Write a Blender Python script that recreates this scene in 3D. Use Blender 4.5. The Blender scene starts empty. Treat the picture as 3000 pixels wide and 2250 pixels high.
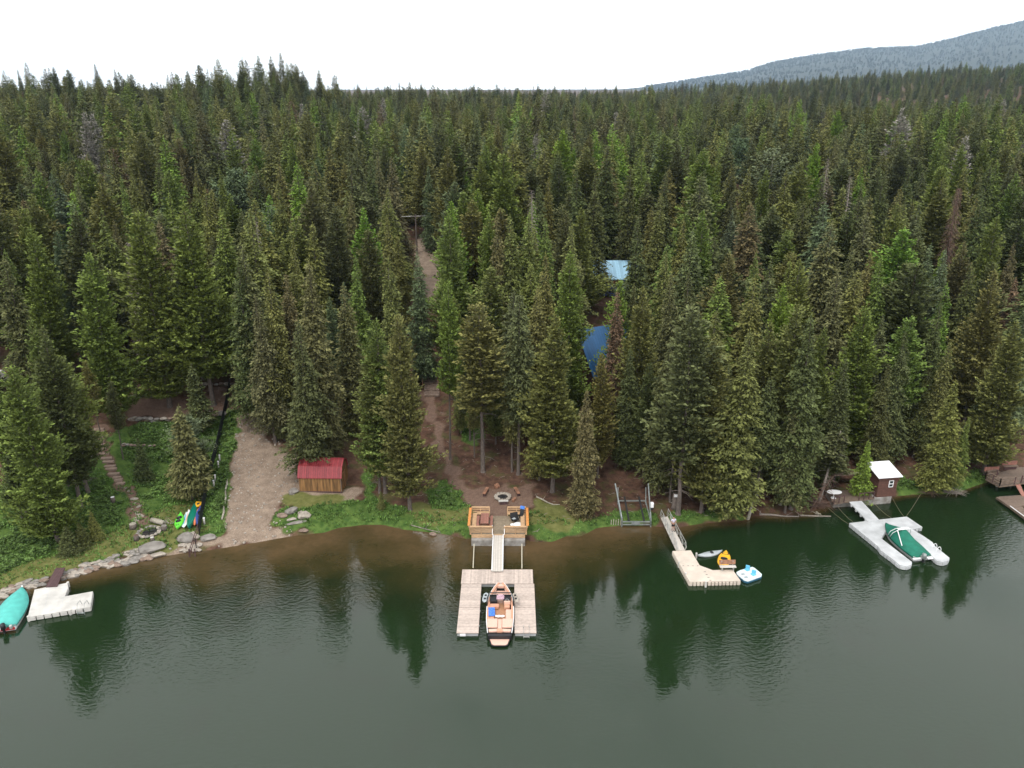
import bpy, bmesh, math, random
import numpy as np
from mathutils import Vector, Matrix
R = math.radians
scene = bpy.context.scene
col = scene.collection
random.seed(7)
# ------------------------------------------------------------------ camera
F_PX, PITCH, CAM_H = 2310.0, R(20.64), 45.0
cd = bpy.data.cameras.new('camera'); cam = bpy.data.objects.new('camera', cd); col.objects.link(cam)
cam.location = (0, 0, CAM_H); cam.rotation_euler = (R(90) - PITCH, 0, 0)
cd.sensor_width = 36; cd.lens = F_PX / 3000 * 36; cd.clip_start = .5; cd.clip_end = 20000
scene.camera = cam
# ------------------------------------------------------------------ world, sun, exposure
SUN_EL, SUN_AZ = 58, 205
w = bpy.data.worlds.new('World'); scene.world = w; w.use_nodes = True
nt = w.node_tree; nt.nodes.clear()
sky = nt.nodes.new('ShaderNodeTexSky'); sky.sky_type = 'NISHITA'; sky.sun_disc = False
sky.sun_elevation = R(SUN_EL); sky.sun_rotation = R(SUN_AZ); sky.dust_density = 3
tc = nt.nodes.new('ShaderNodeTexCoord'); mp = nt.nodes.new('ShaderNodeMapping'); mp.inputs['Scale'].default_value = (1, 1, 3.5)
nz = nt.nodes.new('ShaderNodeTexNoise'); nz.inputs['Scale'].default_value = 1.6; nz.inputs['Detail'].default_value = 5
cr = nt.nodes.new('ShaderNodeValToRGB')
cr.color_ramp.elements[0].position = .28; cr.color_ramp.elements[0].color = (.39, .42, .46, 1)
cr.color_ramp.elements[1].position = .5; cr.color_ramp.elements[1].color = (1, 1, 1, 1)
vm = nt.nodes.new('ShaderNodeVectorMath'); vm.operation = 'SCALE'; vm.inputs['Scale'].default_value = 18.0
mx = nt.nodes.new('ShaderNodeMix'); mx.data_type = 'RGBA'; mx.inputs[0].default_value = .9
bg = nt.nodes.new('ShaderNodeBackground'); bg.inputs['Strength'].default_value = .1
wo = nt.nodes.new('ShaderNodeOutputWorld'); L = nt.links
L.new(tc.outputs['Generated'], mp.inputs[0]); L.new(mp.outputs[0], nz.inputs['Vector']); L.new(nz.outputs[0], cr.inputs[0])
L.new(cr.outputs[0], vm.inputs[0]); L.new(sky.outputs[0], mx.inputs[6]); L.new(vm.outputs[0], mx.inputs[7])
L.new(mx.outputs[2], bg.inputs[0]); L.new(bg.outputs[0], wo.inputs[0])
sd = bpy.data.lights.new('sun', 'SUN'); sd.energy = 1.5; sd.angle = R(10); sd.color = (1, .96, .9)
sun = bpy.data.objects.new('sun', sd); col.objects.link(sun)
a = R(SUN_AZ)
sun.rotation_euler = Vector((math.sin(a) * math.cos(R(SUN_EL)), math.cos(a) * math.cos(R(SUN_EL)), math.sin(R(SUN_EL)))).to_track_quat('Z', 'Y').to_euler()
scene.view_settings.view_transform = 'Standard'; scene.view_settings.look = 'None'
scene.view_settings.exposure = 0.28; scene.view_settings.gamma = 1
scene.render.resolution_x = 1024; scene.render.resolution_y = 768
scene.render.engine = 'CYCLES'
scene.cycles.max_bounces = 5; scene.cycles.diffuse_bounces = 2; scene.cycles.glossy_bounces = 2; scene.cycles.transparent_max_bounces = 6
scene.cycles.volume_bounces = 0
# ------------------------------------------------------------------ terrain function
def ray(px, py):
    b = (1125 - py) / F_PX
    return ((px - 1500) / F_PX, math.cos(PITCH) + b * math.sin(PITCH), -math.sin(PITCH) + b * math.cos(PITCH))
def P(px, py, z=0.0):
    d = ray(px, py); t = (z - CAM_H) / d[2]
    return Vector((d[0] * t, d[1] * t, z))
def project(p):
    y = p[1] * math.cos(PITCH) - (p[2] - CAM_H) * math.sin(PITCH)
    z = p[1] * math.sin(PITCH) + (p[2] - CAM_H) * math.cos(PITCH)
    return 1500 + F_PX * p[0] / y, 1125 - F_PX * z / y
SH = [(0,1751),(60,1725),(133,1716),(193,1695),(259,1671),(331,1659),(401,1641),(437,1635),(472,1630),(570,1616),(619,1611),(691,1599),
      (763,1587),(811,1578),(872,1568),(950,1560),(993,1546),(1069,1537),(1123,1537),(1180,1551),(1230,1556),(1300,1564),(1336,1572),(1372,1580),(1400,1566),(1520,1566),
      (1548,1583),(1568,1588),(1618,1587),(1660,1571),(1700,1572),(1750,1546),(1821,1539),(1906,1541),(1943,1544),(1992,1544),(2065,1532),
      (2138,1529),(2180,1524),(2199,1512),(2297,1513),(2350,1506),(2435,1480),(2609,1460),(2629,1453),(2703,1447),(2791,1448),(2850,1426),(2894,1412),(2960,1395),(3010,1385)]
sw = [P(x, y) for x, y in SH]
SX = np.array([-900, -200, -90, -60] + [p.x for p in sw] + [80, 120, 300, 900])
SY = np.array([0, 30, 52, 59] + [p.y for p in sw] + [96, 110, 170, 330])
o_ = np.argsort(SX); SX = SX[o_]; SY = SY[o_]
ED = np.array([-90, -20, -6, -1, 0, .5, 1.2, 4, 9, 16, 28, 45, 70, 110, 180, 300, 600, 1500, 9000])
EZ = np.array([-14, -5, -1.6, -.35, 0, .28, .5, .75, 1.1, 2.0, 4.6, 8.2, 11, 13, 15, 18, 20, 21, 18.])
def vnoise(x, y, s, seed=0):
    x = np.asarray(x, float) / s + seed * 17.31; y = np.asarray(y, float) / s + seed * 5.77
    xi = np.floor(x); yi = np.floor(y); fx = x - xi; fy = y - yi
    fx = fx * fx * (3 - 2 * fx); fy = fy * fy * (3 - 2 * fy)
    def h(i, j):
        v = np.sin(i * 127.1 + j * 311.7) * 43758.5453
        return v - np.floor(v)
    return (h(xi, yi) * (1 - fx) + h(xi + 1, yi) * fx) * (1 - fy) + (h(xi, yi + 1) * (1 - fx) + h(xi + 1, yi + 1) * fx) * fy
def shore_d(x, y): return (np.asarray(y, float) - np.interp(x, SX, SY)) * .96
def gz(x, y):
    x = np.asarray(x, float); y = np.asarray(y, float)
    d = shore_d(x, y); z = np.interp(d, ED, EZ)
    z = z + np.clip((-50 - x) / 90, 0, 1) * 7 * np.clip((y - 200) / 160, 0, 1) * np.clip((560 - y) / 100, 0, 1)
    z = z + 18 * np.exp(-((x + 122) / 27) ** 2 - ((y - 440) / 60) ** 2)
    z = z + np.clip(x - 170, 0, 1200) * .068 * np.clip((y - 650) / 350, 0, 1) * np.clip((1700 - y) / 400, 0, 1)
    z = z - 9 * np.clip((x - 90) / 120, 0, 1) * np.clip((y - 430) / 130, 0, 1) * np.clip((900 - y) / 180, 0, 1)
    z = z + (vnoise(x, y, 45, 1) - .5) * 5 * np.clip((d - 40) / 80, 0, 1) + (vnoise(x, y, 1.7, 2) - .5) * .16 * np.clip(d / 3, 0, 1)
    return z
def g(x, y): return float(gz(x, y))
def gp(px, py):
    d = ray(px, py); ts = np.linspace(55, 900, 3400)
    zz = CAM_H + d[2] * ts - gz(d[0] * ts, d[1] * ts)
    i = int(np.argmax(zz < 0)) if (zz < 0).any() else len(ts) - 1
    t = ts[i] - (ts[1] - ts[0]) * .5
    x, y = d[0] * t, d[1] * t
    return Vector((x, y, max(g(x, y), 0)))
# ------------------------------------------------------------------ materials
def mat(name, c, rough=.7, metal=0, noise=0, nscale=3, bump=0, spec=.4, c2=None, stretch=None):
    m = bpy.data.materials.new(name); m.use_nodes = True; n = m.node_tree; b = n.nodes['Principled BSDF']
    b.inputs['Roughness'].default_value = rough; b.inputs['Metallic'].default_value = metal; b.inputs['Specular IOR Level'].default_value = spec
    b.inputs['Base Color'].default_value = (*c, 1)
    if noise or c2 or bump:
        t = n.nodes.new('ShaderNodeTexCoord'); mp = n.nodes.new('ShaderNodeMapping'); t_ = n.nodes.new('ShaderNodeTexNoise')
        if stretch: mp.inputs['Scale'].default_value = stretch
        t_.inputs['Scale'].default_value = nscale; t_.inputs['Detail'].default_value = 5
        n.links.new(t.outputs['Object'], mp.inputs[0]); n.links.new(mp.outputs[0], t_.inputs['Vector'])
        r = n.nodes.new('ShaderNodeValToRGB'); r.color_ramp.elements[0].position = .33; r.color_ramp.elements[1].position = .68
        lo = c2 or tuple(v * (1 - noise) for v in c); hi = c if c2 else tuple(min(1, v * (1 + noise * .6)) for v in c)
        r.color_ramp.elements[0].color = (*lo, 1); r.color_ramp.elements[1].color = (*hi, 1)
        n.links.new(t_.outputs[0], r.inputs[0]); n.links.new(r.outputs[0], b.inputs['Base Color'])
        if bump:
            bp = n.nodes.new('ShaderNodeBump'); bp.inputs['Strength'].default_value = bump; bp.inputs['Distance'].default_value = .05
            n.links.new(t_.outputs[0], bp.inputs['Height']); n.links.new(bp.outputs[0], b.inputs['Normal'])
    return m
def plank_mat(name, c, axis='x', width=.14, dark=.45, noise=.2, rough=.75, st=(1, 1, 1)):
    m = mat(name, c, rough, noise=noise, nscale=4, stretch=st); n = m.node_tree; b = n.nodes['Principled BSDF']
    src = b.inputs['Base Color'].links[0].from_socket
    t = n.nodes.new('ShaderNodeTexCoord'); s = n.nodes.new('ShaderNodeSeparateXYZ'); n.links.new(t.outputs['Object'], s.inputs[0])
    d = n.nodes.new('ShaderNodeMath'); d.operation = 'DIVIDE'; d.inputs[1].default_value = width
    n.links.new(s.outputs['XYZ'.index(axis.upper())], d.inputs[0])
    fr = n.nodes.new('ShaderNodeMath'); fr.operation = 'FRACT'; n.links.new(d.outputs[0], fr.inputs[0])
    fl = n.nodes.new('ShaderNodeMath'); fl.operation = 'FLOOR'; n.links.new(d.outputs[0], fl.inputs[0])
    wn = n.nodes.new('ShaderNodeTexWhiteNoise'); wn.noise_dimensions = '1D'; n.links.new(fl.outputs[0], wn.inputs['W'])
    lt = n.nodes.new('ShaderNodeMath'); lt.operation = 'LESS_THAN'; lt.inputs[1].default_value = .1; n.links.new(fr.outputs[0], lt.inputs[0])
    ma = n.nodes.new('ShaderNodeMapRange'); ma.inputs['To Min'].default_value = .82; ma.inputs['To Max'].default_value = 1.08; n.links.new(wn.outputs['Value'], ma.inputs['Value'])
    k = n.nodes.new('ShaderNodeMath'); k.operation = 'MULTIPLY_ADD'; k.inputs[1].default_value = -dark; n.links.new(lt.outputs[0], k.inputs[0]); n.links.new(ma.outputs[0], k.inputs[2])
    vs = n.nodes.new('ShaderNodeVectorMath'); vs.operation = 'SCALE'; n.links.new(src, vs.inputs[0]); n.links.new(k.outputs[0], vs.inputs['Scale'])
    n.links.new(vs.outputs[0], b.inputs['Base Color'])
    return m
M = {}
M['white_plastic'] = mat('white_plastic', (.52, .5, .465), .55, noise=.2, nscale=1.0)
M['grey_plastic'] = mat('grey_plastic', (.46, .47, .475), .55, noise=.2, nscale=1.0)
M['beige_plastic'] = mat('beige_plastic', (.58, .50, .42), .55, noise=.12, nscale=1.2)
M['composite_x'] = plank_mat('composite_boards_x', (.49, .405, .35), 'x', .14, .25, .16)
M['composite_y'] = plank_mat('composite_boards_y', (.49, .405, .35), 'y', .14, .25, .16)
M['gang'] = plank_mat('gangway_boards', (.50, .46, .41), 'x', .1, .15, .08)
M['cedar'] = mat('cedar', (.50, .32, .18), .65, noise=.3, nscale=6, stretch=(.5, 3, 3))
M['cedar_orange'] = mat('cedar_orange', (.62, .25, .07), .6, noise=.25, nscale=6)
M['deck_boards'] = plank_mat('deck_boards', (.24, .19, .13), 'y', .14, .35, .2)
M['red_wood'] = plank_mat('red_wood', (.30, .135, .10), 'x', .14, .4, .15)
M['brown_plank'] = plank_mat('brown_plank', (.085, .045, .045), 'x', .25, .5, .2)
M['weathered'] = plank_mat('weathered_wood', (.16, .115, .085), 'y', .15, .4, .25)
M['brown_wall'] = plank_mat('brown_wall', (.11, .05, .036), 'z', .16, .4, .2)
M['concrete'] = mat('concrete', (.34, .33, .31), .85, c2=(.17, .15, .13), nscale=1.6, bump=.3)
M['aluminium'] = mat('aluminium', (.5, .5, .48), .4, metal=.6, noise=.1)
M['steel'] = mat('galvanised_steel', (.30, .33, .32), .45, metal=.5, noise=.25)
M['pole'] = mat('pole_paint', (.5, .46, .36), .5)
M['black'] = mat('black_plastic', (.015, .015, .017), .4)
M['dark_rubber'] = mat('dark_rubber', (.02, .02, .02), .8)
M['white'] = mat('white_paint', (.75, .75, .75), .4)
M['roof_white'] = mat('white_roof', (.8, .8, .82), .5, noise=.06)
M['tan_vinyl'] = mat('tan_vinyl', (.55, .29, .19), .5, noise=.12, nscale=8)
M['pink_vinyl'] = mat('light_tan_vinyl', (.64, .41, .32), .5, noise=.08, nscale=8)
M['floor_tan'] = mat('tan_floor', (.38, .20, .11), .7, noise=.15, nscale=6)
M['towel_blue'] = mat('blue_towel', (.03, .12, .5), .9, c2=(.1, .25, .6), nscale=10, bump=.5)
M['towel_pink'] = mat('pale_towel', (.6, .42, .45), .9, c2=(.35, .2, .28), nscale=14)
M['teal'] = mat('teal_canvas', (.085, .42, .37), .8, noise=.12, nscale=2, bump=.3)
M['green_canvas'] = mat('green_canvas', (.008, .14, .09), .8, noise=.2, nscale=2, bump=.3)
M['red_metal'] = plank_mat('red_metal', (.25, .034, .04), 'x', .26, .45, .12, .5)
M['shed_wall'] = plank_mat('shed_wall', (.23, .12, .045), 'x', .2, .25, .55, st=(1.2, 1.2, .12))
M['blue_metal'] = plank_mat('blue_metal', (.025, .10, .23), 'x', .4, .3, .1, .35)
M['light_blue'] = plank_mat('light_blue_metal', (.28, .47, .6), 'x', .4, .2, .08, .35)
M['rust_wood'] = mat('rust_red_wood', (.25, .05, .015), .7, noise=.2)
M['log_wood'] = mat('log_wood', (.30, .15, .09), .7, noise=.35, nscale=3)
M['bark'] = mat('bark', (.13, .105, .09), .95, noise=.4, nscale=5, bump=.6, stretch=(3, 3, .6))
M['pale_bark'] = mat('pale_bark', (.34, .31, .25), .9, noise=.35, nscale=4, stretch=(1, 1, 2))
M['grey_wood'] = mat('dead_wood', (.24, .205, .175), .95, noise=.3, nscale=6)
M['red_twig'] = mat('dead_red_twigs', (.13, .082, .062), .95, noise=.3, nscale=3)
M['rock'] = mat('granite_rock', (.27, .25, .225), .9, c2=(.13, .115, .10), nscale=2.2, bump=.6)
M['rock_pale'] = mat('pale_rock', (.42, .37, .31), .9, c2=(.22, .19, .16), nscale=3, bump=.6)
M['rock_brown'] = mat('brown_rock', (.27, .2, .155), .9, c2=(.13, .09, .07), nscale=3, bump=.6)
M['log_step'] = mat('timber_step', (.30, .22, .17), .9, noise=.25, nscale=3)
M['ash'] = mat('ash', (.035, .03, .028), .95, noise=.5, nscale=5)
M['fabric_black'] = mat('black_screen_fabric', (.012, .015, .016), .9, noise=.3, nscale=1)
M['shirt'] = mat('lilac_shirt', (.55, .52, .62), .9)
M['skin'] = mat('skin', (.45, .25, .18), .6)
M['hair'] = mat('dark_hair', (.02, .015, .012), .8)
M['shorts'] = mat('black_shorts', (.012, .012, .015), .9)
M['kayak_lime'] = mat('lime_plastic', (.13, .6, .05), .35)
M['kayak_green'] = mat('green_hull', (.005, .15, .10), .35)
M['orange'] = mat('orange_hull', (.65, .19, .08), .4)
M['blue'] = mat('blue_hull', (.04, .07, .25), .4)
M['yellow'] = mat('yellow_plastic', (.8, .42, .03), .4)
M['pale_grey'] = mat('pale_grey_plastic', (.36, .39, .4), .4, noise=.15)
M['ice'] = mat('pale_blue_plastic', (.62, .72, .75), .35)
M['cyan'] = mat('cyan_seat', (.12, .42, .6), .5)
M['deep_blue'] = mat('deep_blue_hull', (.02, .09, .15), .3)
M['rope'] = mat('rope', (.13, .11, .07), .9)
M['glass'] = mat('dark_glass', (.02, .03, .03), .1, spec=.8)
def foliage(name, attr=None):
    m = bpy.data.materials.new(name); m.use_nodes = True; n = m.node_tree; b = n.nodes['Principled BSDF']
    b.inputs['Roughness'].default_value = .75; b.inputs['Specular IOR Level'].default_value = .15
    if attr: s = n.nodes.new('ShaderNodeAttribute'); s.attribute_name = attr; src = s.outputs['Color']
    else: s = n.nodes.new('ShaderNodeObjectInfo'); src = s.outputs['Color']
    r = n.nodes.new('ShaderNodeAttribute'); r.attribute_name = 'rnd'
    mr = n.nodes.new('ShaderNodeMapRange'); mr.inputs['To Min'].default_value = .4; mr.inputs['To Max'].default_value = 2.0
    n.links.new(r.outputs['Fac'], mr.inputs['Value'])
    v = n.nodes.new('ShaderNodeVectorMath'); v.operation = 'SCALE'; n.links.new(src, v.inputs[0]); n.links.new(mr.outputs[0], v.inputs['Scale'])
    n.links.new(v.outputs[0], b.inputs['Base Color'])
    return m
M['needles'] = foliage('needles'); M['far_needles'] = foliage('far_needles', 'tint')
# ------------------------------------------------------------------ mesh helpers
class MB:
    def __init__(s): s.v = []; s.f = []
    def add(s, vs, fs):
        k = len(s.v); s.v += [tuple(v) for v in vs]; s.f += [tuple(k + i for i in f) for f in fs]; return s
    def box(s, c, d, rz=0, rx=0, ry=0):
        m = Matrix.Translation(c) @ Matrix.Rotation(rz, 4, 'Z') @ Matrix.Rotation(ry, 4, 'Y') @ Matrix.Rotation(rx, 4, 'X')
        vs = [m @ Vector((x * d[0] / 2, y * d[1] / 2, z * d[2] / 2)) for x in (-1, 1) for y in (-1, 1) for z in (-1, 1)]
        return s.add(vs, [(0, 1, 3, 2), (4, 6, 7, 5), (0, 4, 5, 1), (2, 3, 7, 6), (0, 2, 6, 4), (1, 5, 7, 3)])
    def bar(s, a, b, w, h=None, up=(0, 0, 1)):
        a = Vector(a); b = Vector(b); h = h or w; d = (b - a).normalized(); u = Vector(up)
        if abs(d.dot(u)) > .98: u = Vector((0, 1, 0))
        sd = d.cross(u).normalized(); u = sd.cross(d)
        vs = [p + sd * (i * w / 2) + u * (j * h / 2) for p in (a, b) for i, j in ((-1, -1), (1, -1), (1, 1), (-1, 1))]
        return s.add(vs, [(0, 1, 2, 3), (7, 6, 5, 4), (0, 4, 5, 1), (1, 5, 6, 2), (2, 6, 7, 3), (3, 7, 4, 0)])
    def tube(s, pts, rs, n=8):
        pts = [Vector(p) for p in pts]; rs = rs if hasattr(rs, '__len__') else [rs] * len(pts); vs = []; fs = []
        for i, p in enumerate(pts):
            d = (pts[min(i + 1, len(pts) - 1)] - pts[max(i - 1, 0)]).normalized()
            u = Vector((0, 0, 1)) if abs(d.z) < .9 else Vector((0, 1, 0))
            a_ = d.cross(u).normalized(); b_ = d.cross(a_)
            vs += [p + (a_ * math.cos(2 * math.pi * k / n) + b_ * math.sin(2 * math.pi * k / n)) * rs[i] for k in range(n)]
        for i in range(len(pts) - 1):
            for k in range(n): fs.append((i * n + k, i * n + (k + 1) % n, (i + 1) * n + (k + 1) % n, (i + 1) * n + k))
        fs += [tuple(range(n)), tuple(reversed(range((len(pts) - 1) * n, len(pts) * n)))]
        return s.add(vs, fs)
    def prism(s, poly, z0, z1):
        n = len(poly); vs = [(p[0], p[1], z0 if not hasattr(z0, '__len__') else z0[i]) for i, p in enumerate(poly)] + [(p[0], p[1], z1 if not hasattr(z1, '__len__') else z1[i]) for i, p in enumerate(poly)]
        return s.add(vs, [tuple(reversed(range(n))), tuple(range(n, 2 * n))] + [(i, (i + 1) % n, n + (i + 1) % n, n + i) for i in range(n)])
    def loft(s, secs, caps=True):
        n = len(secs[0]); vs = [p for q in secs for p in q]; fs = []
        for i in range(len(secs) - 1):
            for k in range(n): fs.append((i * n + k, i * n + (k + 1) % n, (i + 1) * n + (k + 1) % n, (i + 1) * n + k))
        if caps: fs += [tuple(reversed(range(n))), tuple(range((len(secs) - 1) * n, len(secs) * n))]
        return s.add(vs, fs)
    def build(s, name, m, parent=None, smooth=False, bevel=0, loc=None):
        me = bpy.data.meshes.new(name); me.from_pydata(s.v, [], s.f); bm = bmesh.new(); bm.from_mesh(me)
        bmesh.ops.recalc_face_normals(bm, faces=bm.faces); bm.to_mesh(me); bm.free()
        if smooth: me.polygons.foreach_set('use_smooth', [True] * len(me.polygons))
        me.materials.append(M[m] if isinstance(m, str) else m); o = bpy.data.objects.new(name, me); col.objects.link(o)
        if parent: o.parent = parent
        if loc: o.location = loc
        if bevel:
            b = o.modifiers.new('bevel', 'BEVEL'); b.width = bevel; b.segments = 2; b.limit_method = 'ANGLE'
        return o
def tag(o, label, cat, group=None, kind=None):
    if label: o['label'] = label
    if cat: o['category'] = cat
    if group: o['group'] = group
    if kind: o['kind'] = kind
    return o
def thing(name, label, cat, loc=(0, 0, 0), rz=0, group=None):
    o = bpy.data.objects.new(name, None); col.objects.link(o); o.location = loc; o.rotation_euler = (0, 0, rz)
    o.empty_display_size = .3
    return tag(o, label, cat, group)
def copy_tree(root, label=None):
    r = root.copy(); col.objects.link(r)
    if label: r['label'] = label
    for ch in root.children:
        c = ch.copy(); col.objects.link(c); c.parent = r
        for g2 in ch.children:
            d = g2.copy(); col.objects.link(d); d.parent = c
    return r
# ------------------------------------------------------------------ ground
def geo(a, b, s0, k):
    r = [a]; s = s0
    while abs(r[-1] - a) < abs(b - a): r.append(r[-1] + math.copysign(s, b - a)); s *= k
    return r[1:]
gx = np.array(list(reversed(geo(-75, -3500, .5, 1.09))) + list(np.arange(-75, 85, .33)) + geo(85, 3500, .5, 1.09))
gy = np.array(list(reversed(geo(54, -150, .5, 1.12))) + list(np.arange(54, 122, .33)) + geo(122, 7500, .45, 1.05))
X, Y = np.meshgrid(gx, gy); Z = gz(X, Y)
nx, ny = len(gx), len(gy)
def grid_mesh(name, X, Y, Z):
    ny, nx = X.shape; me = bpy.data.meshes.new(name)
    V = np.stack([X, Y, Z], -1).reshape(-1, 3).astype(np.float32)
    i = np.arange((ny - 1) * (nx - 1)); r = i // (nx - 1); c = i % (nx - 1); b = r * nx + c
    Fq = np.stack([b, b + 1, b + nx + 1, b + nx], -1).astype(np.int32)
    me.vertices.add(len(V)); me.vertices.foreach_set('co', V.ravel())
    me.loops.add(Fq.size); me.loops.foreach_set('vertex_index', Fq.ravel())
    me.polygons.add(len(Fq)); me.polygons.foreach_set('loop_start', np.arange(0, Fq.size, 4, dtype=np.int32)); me.polygons.foreach_set('loop_total', np.full(len(Fq), 4, np.int32))
    me.update(calc_edges=True); me.polygons.foreach_set('use_smooth', [True] * len(Fq)); return me
def fattr(me, name, arr):
    at = me.attributes.new(name, 'FLOAT', 'POINT'); at.data.foreach_set('value', np.asarray(arr, np.float32).ravel())
def inpoly(X, Y, poly):
    r = np.zeros(X.shape, bool); n = len(poly)
    for i in range(n):
        x1, y1 = poly[i]; x2, y2 = poly[(i + 1) % n]
        c = ((y1 > Y) != (y2 > Y)) & (X < (x2 - x1) * (Y - y1) / ((y2 - y1) or 1e-9) + x1); r ^= c
    return r
def pw(pts): return [tuple(gp(*p))[:2] for p in pts]
WX = X + (vnoise(X, Y, 1.3, 3) - .5) * 1.8 + (vnoise(X, Y, .6, 4) - .5) * .8; WY = Y + (vnoise(X, Y, 1.3, 5) - .5) * 1.8 + (vnoise(X, Y, .5, 6) - .5) * .8
SD = shore_d(X, Y)
grass_p = [
 [(0,1440),(120,1400),(240,1330),(330,1290),(360,1250),(500,1235),(600,1235),(660,1200),(705,1190),(690,1290),(672,1420),(665,1530),(645,1580),(560,1585),(480,1600),(400,1618),(300,1650),(180,1700),(0,1745),(-200,1790),(-200,1450)],
 [(812,1560),(812,1490),(835,1475),(900,1480),(1000,1470),(1060,1480),(1080,1430),(1050,1390),(1070,1360),(1100,1400),(1120,1470),(1180,1490),(1260,1510),(1330,1500),(1378,1500),(1382,1575),(1300,1572),(1230,1562),(1150,1555),(1060,1545),(985,1560)],
 [(1545,1500),(1600,1510),(1700,1530),(1760,1505),(1800,1490),(1925,1500),(1930,1548),(1760,1552),(1700,1580),(1640,1585),(1560,1595),(1545,1580)],
 [(1960,1500),(2060,1505),(2150,1490),(2190,1500),(2180,1528),(2060,1538),(1970,1548)],
 [(2626,1400),(2700,1410),(2800,1400),(2880,1370),(2900,1400),(2860,1430),(2780,1455),(2626,1458)],
 [(1250,1430),(1330,1400),(1350,1440),(1390,1490),(1330,1500),(1260,1480)],
 [(1350,1200),(1400,1190),(1410,1300),(1360,1310)]]
lawn_p = [[(-200,1720),(0,1680),(130,1640),(260,1590),(350,1540),(400,1500),(470,1490),(560,1480),(600,1560),(540,1590),(440,1612),(360,1625),(260,1650),(180,1690),(0,1740),(-200,1790)],
 [(1200,1480),(1385,1490),(1385,1530),(1200,1535)], [(1545,1450),(1640,1480),(1740,1530),(1640,1560),(1545,1530)], [(1440,1485),(1500,1490),(1500,1520),(1440,1520)], [(840,1440),(1000,1450),(1000,1480),(840,1480)]]
grav_p = [[(702,1180),(735,1185),(775,1270),(830,1320),(878,1340),(880,1425),(850,1450),(818,1480),(806,1520),(812,1562),(870,1568),(760,1592),(640,1612),(470,1632),(465,1600),(560,1592),(655,1580),(666,1500),(676,1420),(684,1350),(690,1280)],
 [(1218,700),(1262,685),(1285,760),(1300,880),(1250,900),(1210,790)],
 [(880,1430),(1010,1435),(1060,1440),(1040,1475),(900,1478)]]
path_p = [[(268,1235),(312,1235),(312,1320),(352,1390),(368,1425),(340,1425),(300,1365),(272,1310)],[(380,1172),(545,1162),(560,1215),(500,1226),(385,1224)],[(600,1135),(690,1130),(690,1205),(620,1215)],[(340,1395),(365,1395),(400,1450),(425,1510),(425,1545),(370,1545),(378,1500),(358,1440)],
 [(1236,1150),(1285,1150),(1290,1260),(1318,1330),(1352,1400),(1420,1450),(1490,1500),(1490,1520),(1440,1520),(1405,1490),(1330,1420),(1280,1310),(1262,1260)],
 [(2850,1320),(2880,1320),(2890,1370),(2868,1370)], [(1390,1420),(1560,1415),(1560,1480),(1400,1490)]]
reg = (np.abs(X) < 110) & (Y > 50) & (Y < 330)
def mask(polys, soft=True):
    r = np.zeros(X.shape)
    for p in polys: r[inpoly(WX, WY, pw(p))] = 1
    k = r
    for _ in range(2):
        k = (k + np.roll(k, 1, 0) + np.roll(k, -1, 0) + np.roll(k, 1, 1) + np.roll(k, -1, 1)) / 5
    return k
m_grass = mask(grass_p); m_lawn = mask(lawn_p); m_grav = mask(grav_p); m_path = mask(path_p)
m_grass = np.clip(m_grass - m_path * 1.2, 0, 1); m_lawn = np.clip(m_lawn - m_path * 1.2, 0, 1)
gm = grid_mesh('ground', X, Y, Z)
for n_, a_ in (('grass', m_grass), ('lawn', m_lawn), ('gravel', m_grav), ('path', m_path)): fattr(gm, n_, a_)
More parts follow.
